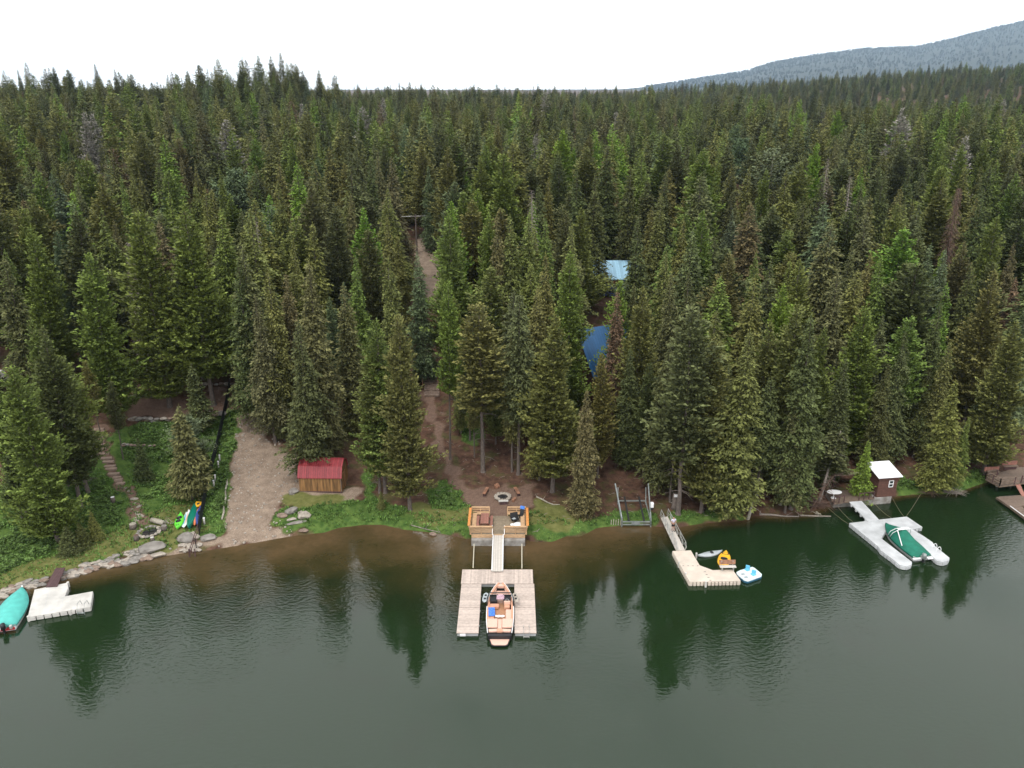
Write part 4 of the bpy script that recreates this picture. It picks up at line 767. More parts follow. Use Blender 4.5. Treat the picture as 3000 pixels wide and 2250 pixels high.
def covered_boat(name, label, bow, stern, W_, hm_, cm_, peak, H_=.6):
    bow = Vector((bow.x, bow.y, 0)); stern = Vector((stern.x, stern.y, 0)); L_ = (bow - stern).length
    t = thing(name, label, 'boat', stern, math.atan2((bow - stern).y, (bow - stern).x) - math.pi / 2)
    b_ = MB(); S = hull(b_, L_, W_, H_, -.3, bowp=2.2, sw=.84); b_.build('hull', hm_, t, True)
    b_ = MB(); secs = []
    for i, (w_, y, zs, zk) in enumerate(S):
        q = y / L_; pk = peak(q); w_ += .03
        secs.append([(-w_, y, zs - .22), (-w_, y, zs + .02), (-w_ * .6, y, zs + pk * .55), (-w_ * .2, y, zs + pk * .95), (w_ * .2, y, zs + pk * .95), (w_ * .6, y, zs + pk * .55), (w_, y, zs + .02), (w_, y, zs - .22)])
    b_.loft(secs).build('canvas_cover', cm_, t, True)
    return t, L_, S
def outboard(t, x, c, c2='black'):
    b_ = MB(); b_.loft([[(x + math.cos(a_) * r, -.35 + math.sin(a_) * r * 1.25, z) for a_ in [k * math.pi / 6 for k in range(12)]] for r, z in ((.16, .45), (.2, .55), (.22, .85), (.19, 1.0), (.08, 1.05))]); b_.build('motor_cowl', c, t, True)
    MB().box((x, -.3, .15), (.14, .22, .7)).build('motor_leg', 'black', t, bevel=.03); MB().box((x, -.12, .5), (.3, .16, .3)).build('motor_bracket', 'aluminium', t)
t, L_, S = covered_boat('covered_boat', 'motorboat under a turquoise canvas cover at the left picture edge', P(67, 1728, .5), P(10, 1836, .5), 2.35, 'white', 'teal', lambda q: .12 + .42 * math.sin(min(q / .9, 1) * math.pi) ** .7)
outboard(t, .1, 'black'); MB().box((.65, -.2, .5), (.25, .25, .35)).build('kicker_motor', 'aluminium', t, bevel=.05); MB().box((-.5, -.15, .42), (.7, .3, .12)).build('swim_step', 'white', t)
b_ = MB().tube([(0, L_ - .1, .78), (0, L_ + .05, .9), (0, L_ + .1, .75)], .07, 6); b_.build('bow_light', 'white', t)
MB().box((0, .02, .2), (1.7, .05, .3)).build('hull_stripe', mat('red_stripe', (.5, .03, .03), .4), t)
# ---- right dock group
t = thing('floating_dock', 'grey-white plastic fork-shaped dock holding the green covered boat', 'dock')
pl = PL([(2488,1532),(2657,1513),(2703,1544),(2672,1550),(2704,1569),(2732,1588),(2740,1600),(2782,1634),(2777,1643),(2762,1647),(2745,1643),(2700,1600),(2622,1553),(2594,1557),(2582,1577),(2672,1646),(2669,1655),(2655,1659),(2636,1655),(2610,1634),(2580,1612),(2572,1600)], .5)
MB().prism(pl, .40, .5).build('deck_top', 'grey_plastic', t, bevel=.02); edge_blocks(pl, .04, .39, .55, 'edge_floats', 'grey_plastic', t)
for px in (2738, 2750):
    p = P(px, 1605 + (px - 2738) * .8, .5); MB().tube([(p.x + math.cos(a_) * .22, p.y, .5 + max(0, math.sin(a_)) * .5) for a_ in [k * math.pi / 8 for k in range(9)]], .035, 6).build('ladder_hoop', 'white', t)
t = thing('gangway', 'light grey ramp from the concrete wall to the fork-shaped dock', 'gangway')
pl = [P(2488,1470,1.0), P(2524,1467,1.0), P(2577,1524,.56), P(2543,1528,.56)]; MB().prism(pl, [p.z - .14 for p in pl], [p.z for p in pl]).build('walkway', 'grey_plastic', t, bevel=.02)
for i, q in enumerate((.15, .4, .65, .9)): p = pl[0].lerp(pl[3], q); MB().box((p.x - .05, p.y, p.z - .15), (.14, .25, .2)).build('side_float', 'grey_plastic', t)
t, L_, S = covered_boat('covered_boat', 'motorboat under a dark green canvas cover in the fork-shaped dock', P(2594, 1537, .6), P(2701, 1630, .5), 2.3, 'white', 'green_canvas', lambda q: .08 + .95 * max(0, 1 - abs(q - .55) / .42) ** 1.2 + .12 * math.sin(q * 3.1))
b_ = MB()
for y, z in ((L_ * .52, 1.75), (L_ * .58, 1.72)): b_.tube([(-1.12, y + .5, .65), (-1.05, y + .3, 1.25), (-.7, y, z), (.7, y, z), (1.05, y + .3, 1.25), (1.12, y + .5, .65)], .035, 7)
b_.build('canopy_frame', 'white', t, True); MB().bar((-.75, L_ * .53, 1.72), (-1.0, L_ * .3, .7), .07).build('frame_strut', 'white', t); MB().box((0, L_ * .55, 1.77), (1.3, .3, .05)).build('frame_top', 'white', t)
outboard(t, -.05, 'steel'); MB().box((.75, -.25, .4), (.65, .4, .06)).build('swim_step', 'white', t); MB().box((-.6, -.1, .35), (.9, .2, .12)).build('transom_step', 'white', t)
RP = [((2425,1487),(2488,1536)), ((2455,1486),(2498,1528)), ((2562,1476),(2611,1517)), ((2615,1460),(2648,1513)), ((2697,1448),(2656,1511))]
for i, (a_, b2) in enumerate(RP):
    a = P(*a_, .5); b = P(*b2, .52); o = MB().tube([a, a.lerp(b, .35) + Vector((0, 0, -.10)), a.lerp(b, .7) + Vector((0, 0, -.12)), b], .024, 6).build('mooring_rope', 'rope'); tag(o, ORD[i] + ' mooring rope from the left of the five holding the fork-shaped dock', 'rope', 'mooring ropes of the right dock')
# wall and cabin
t = thing('seawall', 'stained concrete seawall under the brown waterside cabin', 'wall')
pl = [P(2441,1487,0), P(2530,1481,0), P(2609,1474,0), P(2612,1466,0) + Vector((.1, 1.4, 0)), P(2441,1487,0) + Vector((-.3, 1.8, 0))]; MB().prism(pl, -.3, .85).build('wall', 'concrete', t, bevel=.04)
t = thing('waterside_cabin', 'small brown board cabin with white roof standing over the water', 'cabin')
A0 = P(2567, 1457, .88); B0 = P(2622, 1453, .88); dx = (B0 - A0); wdt = dx.length; dx.normalize(); dy = Vector((-dx.y, dx.x, 0)); hC = 2.6; dp = 2.3
# drop to wall height and raise body
def cab(u, v, z): p = A0 + dx * u + dy * v; return (p.x, p.y, A0.z + z)
b_ = MB(); b_.add([cab(0, 0, 0), cab(wdt, 0, 0), cab(wdt, dp, 0), cab(0, dp, 0), cab(0, 0, hC), cab(wdt, 0, hC), cab(wdt, dp, hC + .45), cab(0, dp, hC + .45)], [(0, 1, 2, 3), (4, 5, 6, 7), (0, 1, 5, 4), (1, 2, 6, 5), (2, 3, 7, 6), (3, 0, 4, 7)]); b_.build('wall', 'brown_wall', t)
b_ = MB(); e_ = .32; b_.add([cab(-e_, -e_, hC - .03), cab(wdt + e_, -e_, hC - .03), cab(wdt + e_, dp + e_, hC + .55), cab(-e_, dp + e_, hC + .55), cab(-e_, -e_, hC + .05), cab(wdt + e_, -e_, hC + .05), cab(wdt + e_, dp + e_, hC + .63), cab(-e_, dp + e_, hC + .63)], [(0, 1, 2, 3), (4, 5, 6, 7), (0, 1, 5, 4), (1, 2, 6, 5), (2, 3, 7, 6), (3, 0, 4, 7)]); b_.build('roof', 'roof_white', t)
u0 = wdt * .55; fr = MB()
for (a1, z1, a2, z2) in ((u0, 1.25, u0 + .5, 1.25), (u0, 2.05, u0 + .5, 2.05), (u0, 1.65, u0 + .5, 1.65), (u0, 1.25, u0, 2.05), (u0 + .5, 1.25, u0 + .5, 2.05)): fr.bar(cab(a1, -.03, z1), cab(a2, -.03, z2), .07, .07)
wn = fr.build('window', 'white', t); b_ = MB(); b_.add([cab(u0, -.015, 1.25), cab(u0 + .5, -.015, 1.25), cab(u0 + .5, -.015, 2.05), cab(u0, -.015, 2.05)], [(0, 1, 2, 3)]); b_.build('pane', 'glass', wn)
t = thing('waterside_patio', 'brown railed wooden platform on the seawall left of the small cabin', 'deck')
A1 = P(2443, 1478, .9); B1 = P(2560, 1462, .9)
pl = [A1, B1, B1 + Vector((.2, 2.6, 0)), A1 + Vector((.2, 2.8, 0))]; MB().prism(pl, .86, .95).build('floor', 'weathered', t)
for i in range(9):
    p = A1.lerp(B1, i / 8)
    if i not in (3, 4): MB().box((p.x, p.y + .08, 1.35), (.08, .08, .85)).build('baluster', 'brown_plank', t)
for a_, b_2 in ((0, .28), (.6, 1)): MB().bar(A1.lerp(B1, a_) + Vector((0, .08, .9)), A1.lerp(B1, b_2) + Vector((0, .08, .9)), .12, .05).build('rail', 'brown_plank', t)
p = P(2445, 1437, 1.9); t = thing('patio_table', 'oval white table on the platform left of the small cabin', 'table', (p.x, p.y, .95)); b_ = MB(); b_.loft([[(math.cos(a_) * .85, math.sin(a_) * .5, z) for a_ in [k * math.pi / 10 for k in range(20)]] for z in (.74, .80)]); b_.build('tabletop', 'white', t); MB().tube([(0, 0, 0), (0, 0, .75)], .05).build('pedestal', 'white', t); MB().tube([(0, 0, 0), (0, 0, .04)], .3, 12).build('base', 'white', t)
p = P(2558, 1420, 1.6); t = thing('stacked_boards', 'pale grey boat hull standing against the left wall of the small cabin', 'boat', (p.x, p.y, 1.0)); b_ = MB(); b_.loft([[(math.cos(a_) * w_ + .05 * z, math.sin(a_) * .12, z) for a_ in [k * math.pi / 6 for k in range(12)]] for z, w_ in ((0, .3), (.4, .45), (1.2, .5), (1.7, .35), (1.95, .08))]); b_.build('hull', 'pale_grey', t, True)
p = gp(2470, 1418); t = thing('wooden_shelter', 'low brown lean-to roof behind the platform by the leaning trees', 'shed', (p.x, p.y, p.z)); MB().box((0, 0, 1.4), (3.2, 1.4, .08), .08, R(-12)).build('roof', 'weathered', t)
for q in ((-1.4, -.5), (1.4, -.5), (-1.4, .5), (1.4, .5)): MB().box((q[0], q[1], .65), (.1, .1, 1.4)).build('post', 'brown_plank', t)
# far right deck
t = thing('railed_deck', 'brown railed deck with two benches at the right edge over the water', 'deck')
zr = 1.0; A2 = P(2887, 1402, zr); B2 = P(2928, 1424, zr); C2 = P(2971, 1419, zr); D2 = P(3060, 1404, zr); E2 = P(3060, 1372, zr); F2 = P(2985, 1368, zr); 
MB().prism([A2, B2, C2, D2, E2, F2, P(2925, 1385, zr)], zr - .2, zr).build('floor', 'weathered', t)
def rl(a, b, k):
    for i in range(k + 1): p = a.lerp(b, i / k); MB().bar(p, p + Vector((0, 0, 1.0)), .1).build('post', 'brown_plank', t)
    for z in (.25, .55): MB().bar(a + Vector((0, 0, z)), b + Vector((0, 0, z)), .04, .18).build('rail_board', 'weathered', t)
    MB().bar(a + Vector((0, 0, 1.0)), b + Vector((0, 0, 1.0)), .16, .05).build('cap_rail', 'weathered', t)
rl(A2, B2, 2); rl(B2, C2, 1); rl(P(2991, 1415, zr), D2, 2); rl(A2, A2 + Vector((1.5, .4, 0)), 1)
for p in (P(2926, 1424, .2), P(2966, 1420, .2)): MB().tube([(p.x, p.y + .3, -.5), (p.x, p.y + .3, .85)], .16, 10).build('pier', 'concrete', t)
for cx_, cy_ in ((2958, 1375), (2905, 1392)):
    p = P(cx_, cy_, zr); MB().box((p.x, p.y, zr + .45), (1.9, .45, .06), .1).build('bench_seat', 'weathered', t); MB().box((p.x, p.y + .25, zr + .75), (1.9, .06, .5), .1).build('bench_back', 'red_wood', t); MB().box((p.x, p.y, zr + .21), (1.6, .1, .42), .1).build('bench_leg', 'brown_plank', t)
pl = [P(2969, 1409, 1.02), P(2985, 1408, 1.02), P(3004, 1453, .5), P(2994, 1453, .5)]; t = thing('gangway', 'brown plank ramp at the right edge leading down to a wooden dock', 'gangway'); MB().prism(pl, [p.z - .1 for p in pl], [p.z for p in pl]).build('walkway', 'red_wood', t)
t = thing('wooden_dock', 'weathered wooden dock cut off by the right picture edge', 'dock'); pl = PL([(2918,1456),(3000,1450),(3080,1445),(3080,1475),(3010,1480),(2990,1482),(3060,1530),(3040,1545),(2957,1483)], .45); MB().prism(pl, .2, .45).build('deck_top', 'weathered', t); MB().bar(P(2959, 1484, .4), P(3038, 1542, .4), .08, .2).build('white_edge', 'white', t); MB().prism(PL([(2925,1458),(3000,1453),(3070,1450),(3070,1470),(3000,1476),(2958,1479)], 0), -.05, .2).build('float', 'black', t)
# ---- middle dock
t = thing('floating_dock', 'beige plastic angled dock with a bench, right of the boat lift', 'dock')
pl = PL([(1970,1614),(2024,1612),(2050,1656),(2088,1670),(2146,1668),(2170,1701),(2020,1704)], .5)
MB().prism(pl, .38, .5).build('deck_top', 'beige_plastic', t, bevel=.02); edge_blocks(pl, .0, .37, .35, 'edge_floats', 'beige_plastic', t, .04)
for x, y in ((1989, 1654), (2009, 1686), (2068, 1712), (2040, 1628)): p = P(x, y, .3); MB().tube([(p.x, p.y, -.1), (p.x, p.y, .62)], .1, 10).build('pile_guide', 'white_plastic', t)
for i in range(4): p = P(2002 + i * 14, 1657.5, .505); MB().box((p.x, p.y, .505), (.16, .06, .01)).build('coupling', 'black', t); p = P(2065 + i * 5.3, 1675 + i * 8.3, .505); MB().box((p.x, p.y, .505), (.2, .06, .01)).build('coupling', 'black', t)
t = thing('dock_bench', 'wooden bench with backrest on the rear edge of the beige dock', 'bench', tuple(P(2131, 1671, .5)), .02)
MB().box((0, 0, .45), (1.6, .42, .06)).build('seat', 'white_plastic', t); MB().box((0, .28, .78), (1.6, .07, .45), 0, R(-12)).build('backrest', 'log_wood', t)
for s_ in (-1, 1): MB().box((s_ * .55, 0, .22), (.07, .36, .42)).build('leg', 'aluminium', t); MB().bar((s_ * .55, .2, .4), (s_ * .55, .3, .95), .05).build('back_support', 'aluminium', t)
kayak('kayak', 'pale grey kayak afloat behind the beige dock', 'kayak', P(2044, 1630, .12), P(2116, 1616, .12), .85, .4, 'pale_grey', ((.1, .4, .3, 'seat'), (.18, .5, .12, 'backrest')), 0, pw_=2.2)
kayak('kayak', 'yellow kayak afloat behind the bench of the beige dock', 'kayak', P(2115, 1664, .15), P(2127, 1617, .15), 1.25, .45, 'yellow', ((.62, .7, .5, 'cockpit'), (-.05, .7, .5, 'cockpit')), 0, pw_=3)
a = P(2163, 1676, .1); b = P(2214, 1673, .1); c_ = P(2194, 1682, .1)
t = thing('pedal_boat', 'white pedal boat with two light blue seats at the beige dock end', 'boat', (c_.x, c_.y, 0), 0)
pl = [P(x, y, .35) - Vector((c_.x, c_.y, .35)) for x, y in ((2156,1676),(2168,1670),(2204,1660),(2212,1664),(2233,1682),(2231,1688),(2192,1702),(2180,1699),(2160,1683))]
MB().prism(pl, .02, .2).build('lower_hull', 'deep_blue', t, bevel=.04); MB().prism([p * .99 for p in pl], .2, .38).build('hull', 'ice', t, bevel=.07)
for x, y in ((2189, 1669), (2207, 1683)):
    p = P(x, y, .4) - Vector((c_.x, c_.y, 0)); MB().box((p.x, p.y, .42), (.42, .42, .12), .5).build('seat', 'cyan', t, bevel=.05); MB().box((p.x + .1, p.y + .2, .6), (.42, .1, .35), -.5).build('seat_back', 'cyan', t, bevel=.04)
for x, y in ((2177, 1682), (2186, 1691)): p = P(x, y, .4) - Vector((c_.x, c_.y, 0)); MB().box((p.x, p.y, .4), (.35, .25, .08), .5).build('foot_well', 'pale_grey', t)
# mid gangway
t = thing('gangway', 'aluminium gangway with truss railings leading to the beige dock', 'gangway')
a1, a2, b1, b2 = P(1936, 1516, 1.35), P(1956, 1513, 1.35), P(1981, 1612, .58), P(2007, 1611, .58)
pl = [a1, a2, b2, b1]; MB().prism(pl, [p.z - .12 for p in pl], [p.z for p in pl]).build('walkway', 'gang', t)
for s_, (a, b) in enumerate(((a1, b1), (a2, b2))):
    b_ = MB(); n_ = 7; up = Vector((0, 0, .95))
    b_.tube([a + Vector((0, .5, -.1)), a + up * .9, a + up, b + up, b + (a - b).normalized() * -.3 + up * .6, b], .035, 6)
    for i in range(n_ + 1): p = a.lerp(b, i / n_); b_.tube([p, p + up], .024, 5)
    for i in range(n_): b_.tube([a.lerp(b, i / n_) + (up if i % 2 else Vector()), a.lerp(b, (i + 1) / n_) + (Vector() if i % 2 else up)], .02, 5)
    b_.tube([a + up * .5, b + up * .5], .02, 5); b_.build('truss_railing', 'aluminium', t)
# boat lift
t = thing('boat_lift', 'empty grey steel boat lift frame standing on the bank', 'boat lift')
x0, x1, y0, y1 = 12.0, 15.15, 75.2, 78.9
for x in (x0, x1):
    for y in (y0, y1): MB().bar((x, y, -.3), (x, y, 1.1), .12).build('leg', 'steel', t)
    MB().bar((x - .05 * (1 if x == x0 else -1) * 6, y1 + .8, 2.9), (x, y0 + .1, .9), .13, .1).build('guide_post', 'steel', t)
    MB().bar((x, y0, .55), (x, y1, 1.05), .1).build('side_beam', 'steel', t)
    MB().tube([(x, y1 + .5, 2.6), (x, y1, 1.0)], .05, 6).build('brace', 'steel', t)
    MB().bar((x + (.75 if x == x0 else -.75), y0, .75), (x + (.75 if x == x0 else -.75), y1 + .3, 1.5), .18, .1).build('bunk', 'dark_rubber', t)
for y, z in ((y0, .62), (y0, .28), (y1, 1.15)): MB().bar((x0 - .05, y, z), (x1 + .05, y, z), .12).build('cross_beam', 'steel', t)
MB().box((13.5, y0, .45), (.9, .16, .3)).build('centre_bracket', 'steel', t); MB().box((x1 + .18, y0 + .9, 2.2), (.35, .35, .6)).build('winch', 'white', t, bevel=.06); MB().box((x1 + .19, y0 + .9, 1.8), (.28, .3, .3)).build('winch_motor', 'black', t, bevel=.05)
MB().bar((x1, y0 + .9, .9), (x1 + .1, y0 + .9, 2.4), .09).build('winch_post', 'steel', t)
for i in range(5): p = P(1790 + i * 7, 1541, 0); o = MB().tube([(p.x, p.y + .1, -.3), (p.x + .05, p.y + .25, .62 + .1 * (i % 2))], .05, 6).build('wooden_stake', 'pale_bark'); tag(o, ORD[i] + ' from left of the short pale stakes beside the boat lift', 'stake', 'short stakes at the waterline')
# ---- red shed
Ax, Bx, Ay = -24.75, -19.6, 81.3
zg = g(-22, 82) - .05; Wd, Dp = Bx - Ax, 3.3
t = thing('shed', 'wooden shed with a red metal gambrel roof beside the boat ramp', 'shed', (Ax, Ay, zg), R(-1.2))
HW = 1.95; ribs = [(-.12, HW - .12), (.55, HW + 1.05), (Dp / 2, HW + 1.55), (Dp - .55, HW + 1.05), (Dp + .12, HW - .12)]
gp_ = [(0, 0), (0, HW), (.62, HW + .95), (Dp / 2, HW + 1.42), (Dp - .62, HW + .95), (Dp, HW), (Dp, 0)]
b_ = MB(); b_.loft([[(x, y, z) for y, z in gp_] for x in (.12, Wd - .12)]); b_.build('wall', 'shed_wall', t)
b_ = MB()
for i in range(4):
    (ya, za), (yb, zb) = ribs[i], ribs[i + 1]; b_.add([(0, ya, za), (Wd, ya, za), (Wd, yb, zb), (0, yb, zb), (0, ya, za + .06), (Wd, ya, za + .06), (Wd, yb, zb + .06), (0, yb, zb + .06)], [(0, 1, 2, 3), (4, 5, 6, 7), (0, 1, 5, 4), (1, 2, 6, 5), (2, 3, 7, 6), (3, 0, 4, 7)])
rf = b_.build('roof', 'red_metal', t); b_ = MB()
for k in range(21):
    x = .03 + k * (Wd - .06) / 20
    for i in range(4): (ya, za), (yb, zb) = ribs[i], ribs[i + 1]; b_.bar((x, ya, za + .075), (x, yb, zb + .075), .035, .05)
b_.build('standing_seam', 'red_metal', rf); MB().bar((0, Dp / 2, HW + 1.64), (Wd, Dp / 2, HW + 1.64), .22, .05).build('ridge_cap', 'red_metal', rf)
MB().box((Wd / 2, -.03, .06), (Wd - .2, .08, .14)).build('base_board', 'brown_plank', t); MB().box((Wd - .15, -.02, HW / 2), (.1, .07, HW)).build('corner_trim', 'weathered', t)
dr = MB().box((Wd - .09, 1.6, 1.0), (.07, 1.2, 1.95)).build('door', 'shed_wall', t); MB().box((Wd - .04, 1.6, 1.0), (.04, .1, 1.9)).build('door_brace', 'log_wood', dr)
# ---- cabins in the wood
def gable_house(name, label, px, py, rz, W_, D_, H_, rise, rm, wm_, zoff=0, rm_skylit=None, lift=0):
    p = gp(px, py); t = thing(name, label, 'cabin', (p.x, p.y, p.z + zoff), rz)
    b_ = MB(); b_.loft([[(x, y, z) for y, z in ((-D_ / 2, 0), (-D_ / 2, H_), (0, H_ + rise), (D_ / 2, H_), (D_ / 2, 0))] for x in (-W_ / 2, W_ / 2)]); b_.build('wall', wm_, t)
    e = .5; k = rise / (D_ / 2)
    for s_ in (-1, 1):
        b_ = MB(); ya = s_ * (D_ / 2 + e); za = H_ - e * k + .05; zb = H_ + rise + .05
        b_.add([(-W_ / 2 - e, ya, za), (W_ / 2 + e, ya, za), (W_ / 2 + e, 0, zb), (-W_ / 2 - e, 0, zb), (-W_ / 2 - e, ya, za + .1), (W_ / 2 + e, ya, za + .1), (W_ / 2 + e, 0, zb + .1), (-W_ / 2 - e, 0, zb + .1)], [(0, 1, 2, 3), (4, 5, 6, 7), (0, 1, 5, 4), (1, 2, 6, 5), (2, 3, 7, 6), (3, 0, 4, 7)]); b_.build('roof', rm_skylit if (s_ > 0 and rm_skylit) else rm, t)
    return t
t = gable_house('blue_roof_cabin', 'cabin with steep dark blue metal roof glimpsed between the trees', 1775, 1130, R(28), 9.5, 8, 4.0, 5.0, 'blue_metal', 'brown_wall', rm_skylit='light_blue')  # one blue roof; sky brightness on the back slope is painted as paler blue
t = gable_house('light_blue_roof_cabin', 'farther cabin with pale blue metal roof and rust red gable', 1782, 850, R(2), 9, 8, 3.2, 2.2, 'light_blue', 'blue')
MB().box((0, -4.05, 2.7), (3.2, .12, .9)).build('balcony_panel', 'rust_wood', t)
t = gable_house('log_cabin', 'log cabin with tan roof edges deep in the wood', 2232, 700, R(35), 9, 7, 3, 2.6, 'log_wood', 'log_wood')
t = gable_house('brown_roof_cabin', 'small tan roof showing in the wood above the left slope', 622, 612, R(-30), 7, 6, 3, 2.0, 'log_wood', 'brown_wall')
# left edge cabin with chimney
p = gp(-2, 1230); t = thing('grey_cabin', 'dark grey-brown house wall at the left picture edge behind a bright pine', 'cabin', (p.x, p.y, p.z)); MB().box((-2.6, 0, 2.6), (8.4, 6, 5.2)).build('wall', 'brown_plank', t)
p2 = P(12, 1112, p.z + 6.1); b_ = MB(); b_.prism([(-.9 + 1.0, -.8), (1.9, -.8), (1.9, .8), (.1, .8)], 5.2, 5.7)
ch = b_.build('chimney_base', 'white_plastic', t); MB().loft([[(1.0 + sx * w_, sy * w_, z) for sx, sy in ((-1, -1), (1, -1), (1, 1), (-1, 1))] for w_, z in ((.85, 5.7), (.6, 6.5))]).build('chimney', 'white_plastic', ch); MB().tube([(1.0, 0, 6.5), (1.0, 0, 6.75)], .36, 14).build('chimney_cap', 'aluminium', ch)
# patio slab left
p = gp(250, 1330); t = thing('stone_patio', 'grey flagstone landing with steel handrail left of the timber steps', 'patio', (p.x, p.y, p.z)); MB().box((0, .2, .15), (3.0, 2.4, .4), .1).build('slab', 'concrete', t, bevel=.04); MB().tube([(1.2, -1, .3), (1.2, -1, 1.2), (1.3, 1, 1.3), (1.3, 1, .3)], .03, 6).build('handrail', 'steel', t)
# vehicles glimpsed: pale trailer roof by the road
p = gp(1560, 835); t = thing('parked_car', 'pale car roof barely showing between trunks left of the blue cabins', 'car', (p.x, p.y, p.z), .3)
b_ = MB(); b_.loft([[(x, y, z) for y, z in ((-.9, .35), (-.95, .8), (-.8, .95 + h_), (.8, .95 + h_), (.95, .8), (.9, .35))] for x, h_ in ((-2.2, -.1), (-2.1, .0), (-1.2, .05), (-.6, .5), (1.2, .5), (1.9, .1), (2.2, -.1))]); b_.build('body', 'white', t, bevel=.05)
for x in (-1.4, 1.4):
    for y in (-.85, .85): MB().tube([(x, y - .1, .33), (x, y + .1, .33)], .33, 14).build('wheel', 'dark_rubber', t)
MB().box((.3, 0, 1.25), (1.9, 1.72, .3)).build('window_band', 'glass', t)
# hillside stairs
t = thing('hillside_stairs', 'brown log staircase climbing the slope right of a tall olive pine', 'stairs')
for i in range(12):
    q = i / 11; p = gp(1260 + 6 * (1 - q), 1160 - 80 * q); MB().box((p.x, p.y, p.z + .12), (2.1, .5, .24)).build('step', 'rock_brown', t)
for s_ in (-1, 1): a = gp(1262, 1150); b = gp(1258, 1085); MB().bar(a + Vector((s_ * 1.1, 0, 1)), b + Vector((s_ * 1.1, 0, 1)), .07).build('handrail', 'log_wood', t)
# left timber steps
t = thing('garden_steps', 'curving flight of timber steps down the left slope', 'stairs')
ST = [(290,1258),(290,1266),(288,1275),(286,1285),(290,1296),(291,1307),(294,1320),(304,1331),(312,1343),(317,1354),(322,1366),(326,1378),(334,1391),(343,1400),(348,1410),(354,1418)]
for i, (x, y) in enumerate(ST): p = gp(x, y); MB().box((p.x, p.y, p.z + .08), (1.25 if i < 13 else .9, .45, .24), .12).build('step', 'log_step', t, bevel=.02)
SS = [(391,1460,.45),(407,1483,.35),(411,1510,.33),(403,1519,.45),(392,1521,.28),(377,1437,.22),(404,1506,.3),(383,1445,.2),(396,1473,.22),(418,1513,.2),(396,1526,.4),(400,1500,.25),(360,1428,.22),(388,1491,.16),(370,1430,.18)]
for i, (x, y, s_) in enumerate(SS): p = gp(x, y); rock(p, s_ * 2.4, s_ * 1.7, s_ * .6, i, 'rock_pale', 'stepping_stone', 'pale flat stone set in the dirt path below the timber steps', 'stone', 'stepping stones of the left path')
# retaining walls
def stone_row(name, label, pts, n_, sz, rows=1, m='rock_pale'):
    t = thing(name, label, 'wall'); 
    for r_ in range(rows):
        for i in range(n_):
            q = (i + .5 * (r_ % 2)) / n_ * (len(pts) - 1); k = min(int(q), len(pts) - 2); f_ = q - k; x = pts[k][0] + (pts[k + 1][0] - pts[k][0]) * f_; y = pts[k][1] + (pts[k + 1][1] - pts[k][1]) * f_
            p = gp(x, y); s_ = sz * rnd.uniform(.8, 1.25); rock(p + Vector((0, -.15 * r_ + .1 * rows, sz * (.3 + .55 * r_))), s_ * 1.5, s_, s_ * 1.1, rnd.uniform(-.3, .3), rnd.choice([m, 'rock_brown', 'rock']), 'stone', parent=t)
stone_row('stone_wall', 'low dry-stone wall across the left slope, two stones high', [(385,1234),(440,1238),(510,1236)], 7, .62, 2)
stone_row('stone_wall', 'upper row of pale stones bordering the terrace on the left slope', [(370,1168),(450,1162),(540,1156)], 9, .6, 1)
stone_row('stone_wall', 'short pebbly wall on the grass below the two-high stone wall', [(358,1309),(400,1312),(460,1313)], 8, .4, 2)
stone_row('stone_wall', 'few large stones ending at the top of the black fence', [(612,1222),(660,1218)], 4, 1.1, 1)
stone_row('stone_wall', 'faint stone edging along the terrace behind the fence top', [(600,1130),(700,1128)], 6, .6, 1)
# fence
FP = [(576,1608),(584,1565),(597,1490),(610,1430),(622,1375),(636,1320),(648,1270),(658,1225),(668,1175),(674,1140)]
t = thing('screen_fence', 'black fabric screen fence running down the slope to the water', 'fence')
q_ = [gp(*p) for p in FP]
for i, p in enumerate(q_): MB().tube([p + Vector((0, 0, -.3)), p + Vector((0, 0, 1.35))], .045, 6).build('post', 'black', t)
for a, b in zip(q_[1:], q_[2:]):
    mid = a.lerp(b, .5); mid.z = g(mid.x, mid.y); b_ = MB()
    for u, v in ((a, mid), (mid, b)): b_.prism([(u.x - .015, u.y), (u.x + .015, u.y), (v.x + .015, v.y), (v.x - .015, v.y)], [u.z + .02, u.z + .02, v.z + .02, v.z + .02], [u.z + 1.3, u.z + 1.3, v.z + 1.3, v.z + 1.3])
    b_.build('screen_panel', 'fabric_black', t)
b_ = MB()
for z in (.3, .8, 1.25): b_.bar(q_[0] + Vector((-.25, -1.1, z - .6)), q_[1] + Vector((0, 0, z)), .06)
for x_ in (-.3, .3): b_.bar(q_[0] + Vector((x_, -1.2, -.4)), q_[0] + Vector((x_, -1.1, .8)), .09)
b_.build('end_frame', 'brown_plank', t)
for i, (x, y) in enumerate(((644,1350),(640,1368),(631,1410),(627,1426),(599,1538))):
    p = gp(x, y); t = thing('marker_post', ORD[i] + ' from the top of the white plastic posts beside the black fence', 'post', p, 0, 'white posts by the fence'); MB().tube([(0, 0, -.1), (.04, 0, .8)], .1, 10).build('sleeve', 'white_plastic', t, True); MB().tube([(.04, 0, .8), (.045, 0, .85)], .12, 10).build('cap', 'white', t)
for i, (a_, b2) in enumerate((((665,1406),(661,1436)), ((661,1440),(656,1487)), ((656,1488),(650,1523)))):
    a = gp(*a_); b = gp(*b2); m_ = a.lerp(b, .5) + Vector((.12, 0, .05)); o = MB().tube([a + Vector((0, 0, .1)), m_ + Vector((0, 0, .12)), b + Vector((0, 0, .1))], [.09, .12, .1], 8).build('edging_log', 'pale_bark', smooth=True); tag(o, ORD[i] + ' from the top of the pale logs edging the boat ramp', 'log', 'logs edging the boat ramp')
